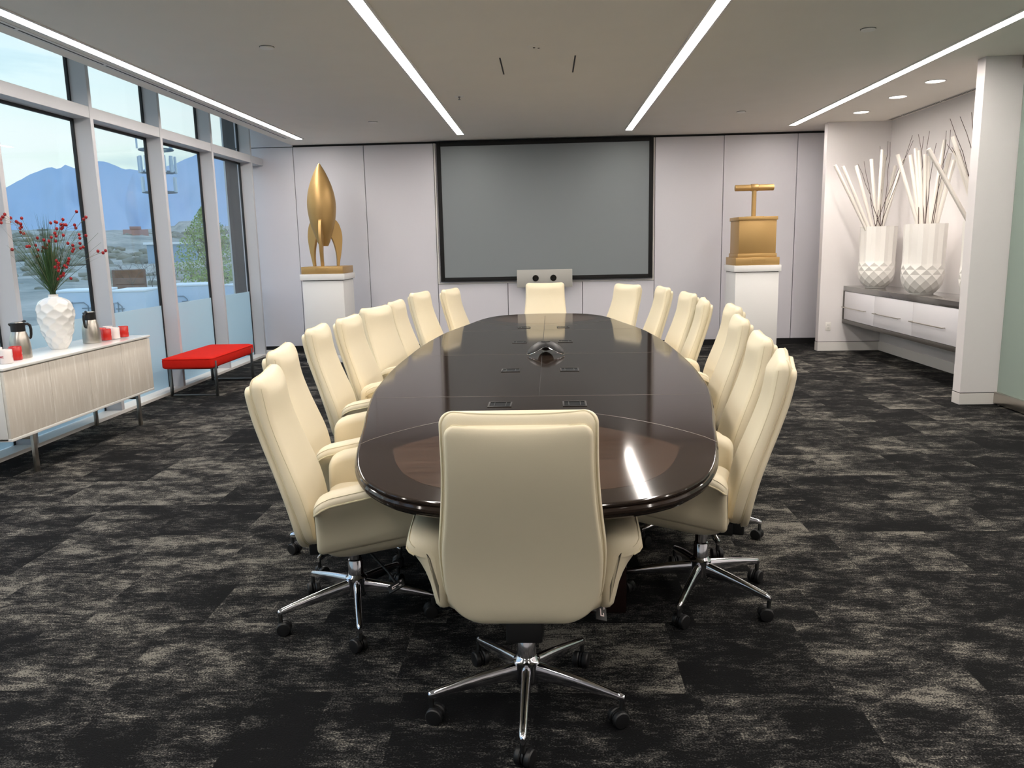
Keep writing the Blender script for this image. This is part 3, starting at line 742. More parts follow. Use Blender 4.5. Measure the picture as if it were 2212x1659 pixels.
# top split into a field and an edge band by the inlay arcs at both ends
top = MB(); top.prism(off_outline(-0.0165), .735, .7600); top.build('table_top', M['wood'], table, smooth=False)
def lens(sign):
    # lighter field set in the end section: outline inset from the rim, closed by an arc
    y_in = 2.02; P = []
    rim = off_outline(-0.14); 
    a = [(x, y) for x, y in rim if y * sign > 2.50]
    a.sort(key=lambda p: math.atan2(p[1] * sign - 2.2, p[0]))
    P = list(a)
    x0 = a[-1][0]; x1 = a[0][0]
    ya = a[-1][1]; n = 24
    for k in range(1, n):
        s = k / n; x = x0 + (x1 - x0) * s
        P.append((x, sign * (2.50 - 0.42 * math.sin(PI * s))))
    return P
for sg in (-1, 1):
    mm = MB(); mm.prism(lens(sg), .7590, .7603); mm.build('inlaid_field', M['wood_field'], table, smooth=False)
sm = MB()
def strip(P, wd=0.0022, z=.7604):
    L, Rr = [], []
    for i, p in enumerate(P):
        a = Vector(P[max(i - 1, 0)]); b = Vector(P[min(i + 1, len(P) - 1)]); e = (b - a).normalized(); nn = Vector((-e.y, e.x)) * wd
        L.append((p[0] + nn.x, p[1] + nn.y, z)); Rr.append((p[0] - nn.x, p[1] - nn.y, z))
    for i in range(len(P) - 1): sm.raw([L[i], L[i + 1], Rr[i + 1], Rr[i]], [(0, 1, 2, 3)])
for sg in (-1, 1):
    tt = 2.47; xw = width_at(tt)
    strip([(xw * (1 - 2 * k / 40), sg * (tt - 0.60 * math.sin(PI * k / 40) ** 0.75)) for k in range(41)])
    strip([(-width_at(1.52) + .03, sg * 1.52), (width_at(1.52) - .03, sg * 1.52)])
for y in (0.0,): strip([(-width_at(0) + .03, y), (width_at(0) - .03, y)])
sm.build('veneer_seam_glints', M['seam'], table, smooth=False)
sm = MB(); strip([(0, -1.52), (0, 2.9)], .0016); sm.build('centre_seam', M['gasket'], table, smooth=False)
for y in (3.625, 4.645, 6.02, 7.08):
    for x in (-0.215, 0.135):
        lx, ly = x + 0.035, y - CY
        fr = MB()
        for a, b, c, d in ((-.056, .056, -.058, -.050), (-.056, .056, .050, .058), (-.056, -.048, -.05, .05), (.048, .056, -.05, .05)): fr.box(lx + a, lx + b, ly + c, ly + d, .759, .7635, .001)
        o = fr.build('cable_hatch', M['dark_steel'] if False else M['black_plastic'], table)
        bx(lx - .048, lx + .048, ly - .05, ly + .05, .7590, .7612).build('hatch_lid', M['black_gloss'], o)
        k = MB(); k.box(lx - .028, lx - .026, ly - .03, ly + .045, .7610, .7622); k.box(lx + .026, lx + .028, ly - .03, ly + .045, .7610, .7622); k.build('lid_hinge', M['dark_steel'], o)
for y in (-1.9, 0.0, 1.9):
    bx(-.36, .36, y - .42, y + .42, 0.0, .7, .01).build('pedestal_base', M['wood_edge'], table)
bx(-.1, .1, -1.5, 1.5, .35, .6).build('stretcher_beam', M['wood_edge'], table)

# conference phone with three arching arms
t = empty('conference_phone', (-0.010, 5.34, .7605), 0.0, label='black three-armed conference phone with silver rim in the middle of the table', cat='phone')
N = 96
def lobe(th, dl):
    return max(0.0, math.cos(1.5 * (th - dl))) ** 2
def star(th): return 0.072 + 0.068 * (0.5 + 0.5 * math.cos(3 * (th - math.radians(210)))) ** 1.3
def lift(th): return 0.004 + 0.052 * (0.5 - 0.5 * math.cos(3 * (th - math.radians(210)))) ** 0.8
rings = []
for s, up in ((1.0, 0.0), (1.005, .006), (0.97, .016), (0.85, .026), (0.6, .036), (0.3, .041), (0.05, .042)):
    row = []
    for k in range(N):
        th = 2 * PI * k / N; r = star(th) * s; e = lift(th); z = e * s ** 2 + (1 - s ** 2) * 0.044 + up
        row.append((r * math.cos(th), r * math.sin(th), z))
    rings.append(row)
m = MB(); m.grid(list(reversed(rings)), True, True, False)
und = [[(star(2 * PI * k / N) * s * math.cos(2 * PI * k / N), star(2 * PI * k / N) * s * math.sin(2 * PI * k / N), lift(2 * PI * k / N) * s ** 2 + (1 - s ** 2) * 0.044 - .001) for k in range(N)] for s in (0.99, 0.6, 0.1)]
m.grid(und, True, False, True)
m.build('body', M['black_plastic'], t, 50)
MB().tube([(star(2 * PI * k / N) * math.cos(2 * PI * k / N), star(2 * PI * k / N) * math.sin(2 * PI * k / N), lift(2 * PI * k / N) + .002) for k in range(N)], .0028, 6, True).build('silver_rim', M['chrome'], t)
MB().lathe([(.03, .082), (.032, .0870), (.0, .088)], 24, cap1=False).build('dial', M['black_gloss'], t)

# ================================================================== CONFERENCE CHAIR
def lerp_tab(tab, z):
    if z <= tab[0][0]: return tab[0][1]
    for (a, va), (b, vb) in zip(tab[:-1], tab[1:]):
        if z <= b:
            s = (z - a) / (b - a); s = s * s * (3 - 2 * s) if False else s
            return va + (vb - va) * s
    return tab[-1][1]
def smooth_tab(tab):
    return smooth_prof(tab, 6)
WT = smooth_tab([(.34, .20), (.40, .218), (.48, .240), (.57, .2470), (.64, .2450), (.73, .234), (.82, .2245), (.92, .2185), (1.07, .2170)])
RT = smooth_tab([(.34, -.176), (.40, -.188), (.50, -.206), (.60, -.230), (.70, -.262), (.80, -.296), (.90, -.326), (1.00, -.345), (1.08, -.350)])   # rear surface y(z)
def rr_section(a, b, rc, n=6, xs=10):
    """rounded rectangle, counter clockwise: returns (x, t)"""
    rc = min(rc, a * .98, b * .98); P = []
    def side(x0, x1, y):
        return [(x0 + (x1 - x0) * k / xs, y) for k in range(1, xs)]
    for cx, cy, a0 in ((a - rc, -b + rc, -90), (a - rc, b - rc, 0), (-a + rc, b - rc, 90), (-a + rc, -b + rc, 180)):
        for k in range(n + 1):
            th = math.radians(a0 + 90 * k / n); P.append((cx + rc * math.cos(th), cy + rc * math.sin(th)))
        if a0 == 0: P += side(a - rc, -a + rc, b)
        if a0 == 180: P += side(-a + rc, a - rc, -b)
    return P
def pad(z0, z1, wfun, yfun, bfun, rt, rb, rc, end, crown_f=0.0, crown_b=0.0, dip=0.0, rows=40, endb=0.3):
    """upholstered slab standing along z; yfun gives the mid plane, bfun half thickness"""
    zs = set()
    for k in range(rows + 1): zs.add(round(z0 + (z1 - z0) * k / rows, 5))
    for q in (.001, .003, .006, .010, .015, .021, .028, .036): zs.add(round(z0 + q, 5)); zs.add(round(z1 - q, 5))
    rings = []
    for z in sorted(zs):
        a = wfun(z); dt = z1 - z; db = z - z0
        if dt < rt: a -= rt - math.sqrt(max(0, rt * rt - (rt - dt) ** 2))
        if db < rb: a -= rb - math.sqrt(max(0, rb * rb - (rb - db) ** 2))
        b = bfun(z); d = min(dt, db)
        if d < end: b *= endb + (1 - endb) * math.sqrt(max(0.0, 1 - (1 - d / end) ** 2))
        yc = yfun(z); row = []
        for x, tt in rr_section(max(a, .01), b, rc):
            cr = (crown_f if tt > 0 else -crown_b) * (1 - (x / a) ** 2) * min(1, d / .05)
            zz = z + dip * ((x / wfun(z)) ** 2 - .5) * max(0, 1 - dt / .25) ** 1.0
            row.append((x, yc + tt + cr, zz))
        rings.append(row)
    return rings
def outline_path(z0, z1, wfun, yfun, rt, rb, inset=0.0, dip=0.0, n=60, bottom=True):
    L = []
    for k in range(n + 1):
        s = 0.5 - 0.5 * math.cos(PI * k / n); z = z0 + (z1 - z0) * s; a = wfun(z) + inset; dt, db = z1 - z, z - z0
        if dt < rt: a -= rt - math.sqrt(max(0, rt * rt - (rt - dt) ** 2))
        if db < rb: a -= rb - math.sqrt(max(0, rb * rb - (rb - db) ** 2))
        L.append((a, z))
    P = [(x, z) for x, z in L] + [(L[-1][0] * (1 - 2 * k / 12), z1) for k in range(1, 12)] + [(-x, z) for x, z in reversed(L)]
    if bottom: P += [(-L[0][0] * (1 - 2 * k / 12), z0) for k in range(1, 12)]
    out = []
    for x, z in P:
        zz = z + dip * ((x / wfun(z)) ** 2 - .5) * max(0, 1 - (z1 - z) / .25)
        out.append((x, yfun(z), zz))
    return out

def make_chair():
    ch = empty('conference_chair', (0, 0, 0), cat='chair', group='cream leather conference chairs')
    L = M['leather']
    wf = lambda z: lerp_tab(WT, z); rf = lambda z: lerp_tab(RT, z)
    # front cushion of the back
    cb_ = lambda z: .027 + .004 * math.exp(-((z - .985) / .06) ** 2) + .006 * math.exp(-((z - .60) / .12) ** 2)
    cy_ = lambda z: rf(z) + .022 + .027
    r = pad(.392, 1.050, wf, cy_, cb_, .038, .075, .026, .046, .028, .0, .011, endb=.45)
    m = MB(); m.grid(r); cushion = m.build('backrest_cushion', L, ch, 60)
    pth = [q[3] for q in r] + [r[-1][k] for k in range(45, 36, -1)] + [q[33] for q in reversed(r)]
    MB().tube(pth, .0032, 6).build('piping', M['leather_pipe'], cushion)
    for sx in (-1, 1):
        m = MB(); q = []
        for k in range(40):
            z = .44 + .575 * k / 39
            a = wf(z); dt = 1.050 - z
            if dt < .038: a -= .038 - math.sqrt(max(0, .038 ** 2 - (.038 - dt) ** 2))
            q.append((sx * (a - .0030), rf(z) + .022 + .027 + cb_(z) * .55, z + .011 * ((a / wf(z)) ** 2 - .5) * max(0, 1 - dt / .25)))
        m.tube(q, .0017, 5); m.build('stitching', M['stitch'], cushion)
    # rear shell
    sw = lambda z: wf(z) - (.017 if z > .7 else .017 - .006 * min(1, (.7 - z) / .2))
    r = pad(.372, 1.018, sw, lambda z: rf(z) + .012, lambda z: .0145, .032, .085, .013, .03, .0, .006, .010)
    m = MB(); m.grid(r); shell = m.build('backrest_shell', L, ch, 60)
    pth = [q[10] for q in r] + [r[-1][k] for k in range(14, 23)] + [q[26] for q in reversed(r)]
    MB().tube(pth, .0026, 6).build('piping', M['leather_pipe'], shell)
    # seat
    rings = []
    for z, ins, bb in ((.405, .03, 0), (.412, .012, 0), (.43, .003, 0), (.46, 0, 0), (.49, .001, 0), (.512, .010, .3), (.523, .024, .6), (.529, .045, .8), (.534, .08, 1), (.538, .13, 1)):
        a, b = .238 - ins, .235 - ins
        rings.append([(x, y + .125 - .0, z - .02 * max(0, (y - .1) / .15) ** 2 * bb) for x, y in rr_section(a, b, max(.07 - ins * .3, .03), 6, 10)])
    m = MB(); m.grid(rings); m.build('seat_cushion', L, ch, 60)
    rings = []
    for z, ins in ((.345, .10), (.350, .06), (.362, .03), (.385, .008), (.41, .0), (.43, .0)):
        rings.append([(x, y + .115, z + .05 * max(0, (y + .1) / .35)) for x, y in rr_section(.262 - ins, .235 - ins, .07, 6, 10)])
    m = MB(); m.grid(rings); m.build('seat_shell', L, ch, 60)
    # arms: flared upholstered side panels with a padded top
    for sx in (-1, 1):
        def sec(y):
            s = (y + .115) / .40
            top = .622 + .062 * min(1, s * 1.15); bot = .385 + .06 * s
            e = 0.0
            q = [(.236, bot), (.238, (bot + top) / 2), (.240, top - .030), (.247, top - .008), (.262, top + .002), (.30, top + .006), (.335, top + .004), (.352, top - .003), (.360, top - .016), (.359, top - .030),
                 (.352, top - .046), (.336, top - .068), (.318, top - .095), (.303, top - .125), (.292, top - .155), (.284, (top - .155) * .5 + (bot + .012) * .5), (.276, bot + .014), (.262, bot), (.250, bot - .002)]
            return q
        Y = [-.115, -.1135, -.110, -.104, -.094, -.08, -.05, -.02, .02, .06, .10, .14, .18, .21, .235, .255, .268, .277, .283, .285]
        rings = []
        for y in Y:
            q = sec(y); d0 = y + .115; d1 = .285 - y
            k0 = math.sqrt(max(0, 1 - (1 - min(1, d0 / .022)) ** 2)); k1 = math.sqrt(max(0, 1 - (1 - min(1, d1 / .05)) ** 2)); k = min(k0, k1)
            cx = .29; row = []
            top = q[5][1]; bot = q[0][1]
            for x, z in q:
                # roll the ends over: shrink towards the panel's core
                core = .262 + .04 * max(0, (z - .5) / .15)
                xx = core + (x - core) * (.03 + .97 * k)
                hz = top - .05 if z > (top + bot) / 2 else bot + .05
                zz = hz + (z - hz) * (.45 + .55 * k)
                # rear upper inner corner rounds down
                if d0 < .07 and z > top - .04: zz -= .030 * (1 - d0 / .07) ** 2
                row.append((sx * xx, y, zz))
            rings.append(row if sx > 0 else row)
        m = MB(); m.grid(rings); arm = m.build('armrest', L, ch, 60)
        def edge(ix, dz=0.0, out=0.0):
            P = []
            for i, y in enumerate(Y):
                v = rings[i][ix]; P.append((v[0] + sx * out, y, v[2] + dz))
            return P
        MB().tube(edge(9, 0, .001)[2:-1], .0035, 6).build('piping', M['leather_pipe'], arm)
        MB().tube(edge(7, .0012, .0)[2:-1], .0014, 5).build('stitching', M['stitch'], arm)
    # mechanism, lever, gas lift
    bx(-.058, .058, -.13, .10, .300, .356, .006).build('tilt_mechanism', M['black_plastic'], ch)
    bx(-.055, .055, -.175, -.12, .305, .385, .008).build('back_bracket', M['black_plastic'], ch)
    lv = MB().tube([(.05, .05, .32), (.12, .09, .30), (.19, .14, .27), (.235, .165, .245)], .005, 8).build('height_lever', M['black_plastic'], ch)
    pm_ = Matrix.Translation((.253, .170, .238)) @ Matrix.Rotation(math.radians(28), 4, 'X') @ Matrix.Rotation(.35, 4, 'Y')
    m = MB(); m.box(-.021, .021, -.034, .034, -.004, .004, .0035, mtx=pm_); m.build('paddle', M['black_plastic'], lv)
    m = MB()      # white seat pictogram moulded on the paddle
    for q in ((-.004, .0, -.018, .012), (-.004, .010, -.018, -.014), (.006, .010, -.018, -.004), (-.013, -.011, .018, .026), (-.008, -.006, .018, .026), (.012, .014, .012, .022), (.008, .010, .010, .020)): m.box(q[0], q[1], q[2], q[3], .0035, .0046, mtx=pm_)
    m.build('paddle_marks', M['ink_white'], lv, smooth=False)
    m = MB().lathe([(.031, .150), (.031, .236), (.0285, .240), (.0285, .244), (.025, .248), (.025, .335)], 32); m.build('gas_lift', M['chrome'], ch)
    m = MB().lathe([(.024, .085), (.036, .090), (.040, .100), (.041, .150), (.044, .158), (.044, .166), (.036, .172), (.033, .180), (.031, .182)], 40); m.build('hub', M['chrome'], ch)
    for k in range(5):
        ang = math.radians(-91 + 72 * k)
        R = Matrix.Rotation(ang - PI / 2, 4, 'Z')   # leg built along +Y
        rings = []
        for s in (0, .08, .2, .4, .6, .8, .93, .98, 1.0):
            y = .028 + (.327 - .028) * s
            zt = .162 - .058 * s + .004 * math.sin(PI * s)
            wd = .0175 * (1 - s) + .0115 * s; hh = .058 * (1 - s) + .022 * s
            if s >= .98: wd *= .8 if s < 1 else .5; zt -= .001 if s < 1 else .004
            row = [(-wd * .75, y, zt - hh), (-wd, y, zt - hh * .55), (-wd * .9, y, zt - hh * .22), (-wd * .55, y, zt - .003), (0, y, zt), (wd * .55, y, zt - .003), (wd * .9, y, zt - hh * .22), (wd, y, zt - hh * .55), (wd * .75, y, zt - hh)]
            rings.append(row)
        m = MB(); m.grid(rings); m.xf(R); leg = m.build('base_leg', M['chrome'], ch, 50)
        m = MB(); m.tube([(0, .318, .098), (0, .318, .050)], .0085, 10); m.xf(R); m.build('caster_stem', M['dark_steel'], leg)
        m = MB(); sw_ = Matrix.Rotation(math.radians((k * 67 + 20) % 90 - 45), 4, 'Z')
        for sd in (-1, 1):
            mm = Matrix.Translation((0, .318, .0)) @ sw_ @ Matrix.Translation((sd * .0165, -.012, .0275)) @ Matrix.Rotation(PI / 2, 4, 'Y')
            w1 = MB(); w1.lathe([(.018, -.011), (.0245, -.010), (.0275, -.006), (.0275, .006), (.0245, .010), (.018, .011)], 24)
            me_ = w1.mesh('tmp'); me_.transform(mm); m.bm.from_mesh(me_); bpy.data.meshes.remove(me_)
        mm = Matrix.Translation((0, .318, .0)) @ sw_
        hd = MB(); hd.lathe([(.020, -.004), (.0235, -.003), (.0235, .003), (.020, .004)], 20); me_ = hd.mesh('tmp'); me_.transform(mm @ Matrix.Translation((0, -.012, .030)) @ Matrix.Rotation(PI / 2, 4, 'Y')); m.bm.from_mesh(me_); bpy.data.meshes.remove(me_)
        m.xf(R); m.build('caster', M['black_plastic'], leg, 30)
    return ch

proto = make_chair()
CH = [
 (-.081, 2.379, 90, .006, 'cream leather swivel chair at the near head of the table, seen from behind'),
 (-.80, 3.03, 10, -.015, 'cream leather chair on the window side, nearest the camera'),
 (-.97, 3.70, 7, -.006, 'cream leather chair on the window side, second from the camera'),
 (-1.08, 4.67, 3, -.006, 'cream leather chair on the window side, third from the camera'),
 (-1.03, 5.20, -3, .0, 'cream leather chair on the window side, fourth from the camera'),
 (-1.01, 5.85, -16, .008, 'cream leather chair on the window side, fifth from the camera and turned widest to it'),
 (-.98, 6.63, -3, .003, 'narrow-looking cream leather chair on the window side, sixth from the camera'),
 (-.93, 7.50, -13, .02, 'cream leather chair on the window side, seventh from the camera'),
 (-.70, 8.05, -13, .016, 'cream leather chair on the window side, farthest from the camera'),
 (-.015, 8.62, -90, .02, 'cream leather chair at the far head of the table, in front of the camera plate'),
 (.60, 8.28, -150, .013, 'cream leather chair on the niche side, farthest from the camera and turned towards it'),
 (.81, 7.53, -175, .026, 'cream leather chair on the niche side, second from the far end'),
 (.92, 6.83, -176, .013, 'cream leather chair on the niche side, third from the far end'),
 (.905, 6.10, 173, .012, 'cream leather chair on the niche side, fourth from the far end'),
 (.975, 5.45, 176, .012, 'cream leather chair on the niche side, fourth from the camera'),
 (.852, 4.75, 174, .0, 'cream leather chair on the niche side, third from the camera'),
 (.748, 3.90, 173, -.006, 'cream leather chair on the niche side, second from the camera'),
 (.640, 3.20, 165, .0, 'cream leather chair on the niche side, nearest the camera'),
]
index_children()
CHAIRS = []
for i, (x, y, face, dz, lab) in enumerate(CH):
    o = proto if i == 0 else copy_tree(proto)
    o.location = (x, y, 0); o.rotation_euler = (0, 0, math.radians(face - 90)); o['label'] = lab; CHAIRS.append(o)
STAR_ANG = {0: 0.0, 1: 213 - (-91 + 10 - 90), 17: 244.5 - (-91 + 165 - 90)}
index_children(); _rs = random.Random(11)
for i, o in enumerate(CHAIRS):          # seat heights and star bases are set independently on each chair
    a = STAR_ANG.get(i, _rs.uniform(0, 72))
    for c in CHILD[o.name]:
        if c.name.startswith('base_leg'): c.rotation_euler = (0, 0, math.radians(a))
        elif not c.name.startswith(('hub', 'gas_lift')): c.location.z = CH[i][3]

# ================================================================== SIDEBOARD BY THE WINDOWS
t = empty('sideboard', (-3.785, 5.90, 0), label='long white sideboard with wood-grain doors on slim steel legs by the windows', cat='sideboard')
Y0, Y1 = -.97, .97
bx(-.235, .235, Y0, Y1, .757, .775, .002).build('top', M['white_gloss'], t)
bx(-.225, .205, Y0 + .008, Y1 - .012, .30, .750, .001).build('carcass', M['white_satin'], t)
bx(-.228, .228, Y0 + .002, Y1 - .004, .280, .300, .002).build('bottom_board', M['white_gloss'], t)
bx(-.228, .205, Y1 - .012, Y1 - .002, .285, .757, .001).build('side_panel', M['white_gloss'], t)
bx(-.228, .205, Y0 + .002, Y0 + .012, .285, .757, .001).build('side_panel', M['white_gloss'], t)
def grain_mat():
    m = bpy.data.materials.new('whitewashed_wood_door'); m.use_nodes = True; k = NT(m.node_tree)
    tc = k.n('ShaderNodeTexCoord'); mp = k.n('ShaderNodeMapping', {0: tc.outputs['Object'], 'Scale': (1, 34, 2.6)})
    nz = k.n('ShaderNodeTexNoise', {'Vector': mp.outputs[0], 'Scale': 1.6, 'Detail': 4.0, 'Roughness': .6, 'Distortion': .3})
    c = k.ramp(nz.outputs['Fac'], [(.35, lin(222, 213, 200)), (.56, lin(228, 220, 208)), (.70, lin(246, 240, 232))])
    b = k.n('ShaderNodeBsdfPrincipled', {'Base Color': c, 'Roughness': .45}); bp = k.n('ShaderNodeBump', {'Height': nz.outputs['Fac'], 'Strength': .3, 'Distance': .003})
    k.t.links.new(bp.outputs[0], b.inputs['Normal']); k.n('ShaderNodeOutputMaterial', {'Surface': b.outputs[0]}); return m
M['door'] = grain_mat()
for k in range(4):
    a = Y0 + .004 + k * .4835
    bx(.207, .226, a + .001, a + .482, .302, .748, .0012).build('door', M['door'], t)
for x in (.185, -.215):
    for y in (-.69, .75):
        bx(x - .011, x + .011, y - .018, y + .018, 0, .28, .001).build('leg', M['steel'], t)
for y in (-.69, .75): bx(-.204, .174, y - .008, y + .008, .235, .28, .001).build('leg_rail', M['steel'], t)

# ------------------------------------------------------------------ things on the sideboard
ZS = .7757
t = empty('textured_vase', (-3.81, 5.955, ZS), label='white ceramic vase with dimpled honeycomb surface, standing on the sideboard', cat='vase')
vp = smooth_prof([(.056, 0), (.070, .03), (.098, .10), (.117, .17), (.127, .235), (.130, .29), (.120, .34), (.095, .375), (.060, .396), (.038, .402), (.034, .412), (.036, .424)], 10)
NR, NC = 8, 9; cells = []
rc = random.Random(5)
for i in range(-1, NR + 1):
    for k in range(NC): cells.append(((k + .5 * (i % 2) + rc.uniform(-.12, .12)) / NC * 2 * PI, (i + .5) * .050 + rc.uniform(-.006, .006)))
rings = []
for r, z in vp:
    row = []
    for k in range(120):
        th = 2 * PI * k / 120; best = 9; b2 = 9
        for ca, cz in cells:
            da = (th - ca + PI) % (2 * PI) - PI
            if abs(da) > 1.2: continue
            d = math.hypot(da * .105, (z - cz) * 1.05)
            if d < best: b2 = best; best = d
            elif d < b2: b2 = d
        amp = min(1, z / .05) * min(1, max(0, (.395 - z) / .03))
        rr = r + amp * (min(best, .040) ** 2 * 8.5 - .006)
        row.append((rr * math.cos(th), rr * math.sin(th), z))
    rings.append(row)
for r, z in ((.031, .424), (.030, .38), (.03, .30)): rings.append([(r * math.cos(2 * PI * k / 120), r * math.sin(2 * PI * k / 120), z) for k in range(120)])
m = MB(); m.grid(rings); m.build('vase_body', M['white_gloss'], t, 40)

# grass: nobody could count the blades
m = MB(); rg = random.Random(21)
NECK = Vector((-3.81, 5.955, 1.20))
for k in range(300):
    a = rg.uniform(0, 2 * PI); rad = rg.uniform(0, .02); b = NECK + Vector((rad * math.cos(a), rad * math.sin(a), -.10 - rg.uniform(0, .1)))
    lean = abs(rg.gauss(0, .38)) + .03; az = rg.uniform(0, 2 * PI); h = rg.uniform(.28, .62) if k % 3 else rg.uniform(.2, .38)
    if lean > .80: lean = .80
    d = Vector((math.cos(az) * math.sin(lean), math.sin(az) * math.sin(lean) * .6, math.cos(lean)))
    if d.x < 0: d.x *= .42 if b.x + d.x * h < -4.1 else 1
    p0 = b; p1 = NECK + Vector((rad * math.cos(a), rad * math.sin(a), .01)); P = [p0, p1]
    n = 6; wd = rg.uniform(.0014, .0034); droop = rg.uniform(0, .10) * lean
    for q in range(1, n + 1):
        s = q / n; P.append(p1 + d * h * s + Vector((d.x, d.y, 0)) * droop * s * s - Vector((0, 0, droop * .7 * s ** 3)))
    for v in P:
        if v.x < -4.16: v.x = -4.16 + (v.x + 4.16) * .05
    sd = Vector((math.sin(az), -math.cos(az), 0)).normalized() if rg.random() < .5 else Vector((.83, .55, 0))
    L, R_ = [], []
    for q, p in enumerate(P):
        w_ = wd * (1 - (q / (len(P) - 1)) ** 2 * .93)
        L.append(p + sd * w_); R_.append(p - sd * w_)
    V_ = []
    for q in range(len(P)): V_ += [L[q], P[q] + Vector((0, 0, .0006)) + sd.cross(d) * wd * .4, R_[q]]
    F = []
    for q in range(len(P) - 1):
        o0, o1 = 3 * q, 3 * q + 3; F += [(o0, o0 + 1, o1 + 1, o1), (o0 + 1, o0 + 2, o1 + 2, o1 + 1)]
    m.raw(V_, F)
tag(m.build('grass_bouquet', M['grass'], None), 'tuft of long green grass blades standing in the textured white vase', 'grass', kind='stuff')

bme = MB(); bme.ico((0, 0, 0), .0112, 2); berry_mesh = bme.mesh('berry'); berry_mesh.polygons.foreach_set('use_smooth', [True] * len(berry_mesh.polygons)); berry_mesh.materials.append(M['berry'])
_o = list(range(len(SPRIGS))); _o.sort(key=lambda i: sum(p[0] for p in SPRIGS[i]) / len(SPRIGS[i]) )
NUMW = ['first', 'second', 'third', 'fourth', 'fifth', 'sixth', 'seventh', 'eighth', 'ninth', 'tenth', 'eleventh', 'twelfth', 'thirteenth', 'fourteenth', 'fifteenth', 'sixteenth', 'seventeenth', 'eighteenth', 'nineteenth', 'twentieth', 'twenty-first', 'twenty-second', 'twenty-third', 'rightmost']
for rank, i in enumerate(_o):
    bs = [Vector(p) for p in SPRIGS[i]]
    for b in bs: b.x = max(b.x, -4.15)
    t = empty('berry_sprig', NECK, label='thin sprig with %s red %s in the textured vase, %s from the left' % (len(bs), 'berry' if len(bs) == 1 else 'berries', NUMW[rank]) if rank < 23 else 'thin sprig with three red berries arching farthest right over the mugs', cat='sprig', group='red berry sprigs in the textured vase')
    m = MB(); tip = max(bs, key=lambda b: (b - NECK).length)
    base = Vector((0, 0, -.15)); rel = tip - NECK
    def cv(s): 
        q = Vector((rel.x * s ** 1.25, rel.y * s ** 1.25, rel.z * (s + .25 * math.sin(PI * s) * (0.5 if abs(rel.x) > .15 else .1)))); return q
    m.tube([base + Vector((rank % 5 * .004 - .008, rank % 3 * .004 - .004, 0)), Vector((0, 0, 0))] + [cv(k / 8) for k in range(1, 9)], .0013, 5)
    for b in bs:
        if b is tip: continue
        rb = b - NECK; s = min(.95, max(.1, rb.length / max(rel.length, .01) - .15)); m.tube([cv(s), (cv(s) + rb) / 2 + Vector((0, 0, .004)), rb], .0009, 4)
    m.build('stem', M['berry_stem'], t)
    for b in bs:
        o = bpy.data.objects.new('berry', berry_mesh); COL.objects.link(o); o.parent = t; o.location = b - NECK; o.scale = (1, 1, 1.15)

# vacuum jugs
def jug(x, y, hang, lab):
    t = empty('vacuum_jug', (x, y, ZS), math.radians(hang), label=lab, cat='coffee jug', group='steel vacuum jugs')
    pr = smooth_prof([(.066, 0), (.069, .006), (.0695, .05), (.067, .10), (.060, .145), (.050, .178), (.044, .192)], 5)
    MB().lathe(pr, 48).build('body', M['steel'], t, 60)
    MB().lathe([(.0455, .190), (.0465, .196), (.0465, .232), (.049, .246), (.049, .250), (.044, .253), (.030, .254)], 40).build('lid_collar', M['black_plastic'], t)
    MB().lathe([(.040, .253), (.038, .2575), (.012, .259)], 32).build('lid_top', M['steel'], t)
    m = MB(); m.tube([(.030, 0, .256), (.045, 0, .262), (.056, 0, .258)], [.006, .007, .005], 8); m.build('thumb_lever', M['black_plastic'], t)
    m = MB(); m.tube([(.042, 0, .238), (.062, 0, .240), (.077, 0, .228), (.081, 0, .200), (.079, 0, .165), (.074, 0, .140), (.066, 0, .132)], [.010, .010, .010, .0095, .009, .0085, .007], 10); m.build('handle', M['black_plastic'], t)
    m = MB(); m.tube([(-.040, 0, .238), (-.056, 0, .248)], [.012, .007], 10); m.build('spout', M['black_plastic'], t)
jug(-3.775, 5.45, 48, 'steel vacuum jug with black lid on the sideboard, left of the textured vase')
jug(-3.765, 6.33, -92, 'steel vacuum jug with black lid on the sideboard, between the textured vase and the mugs')

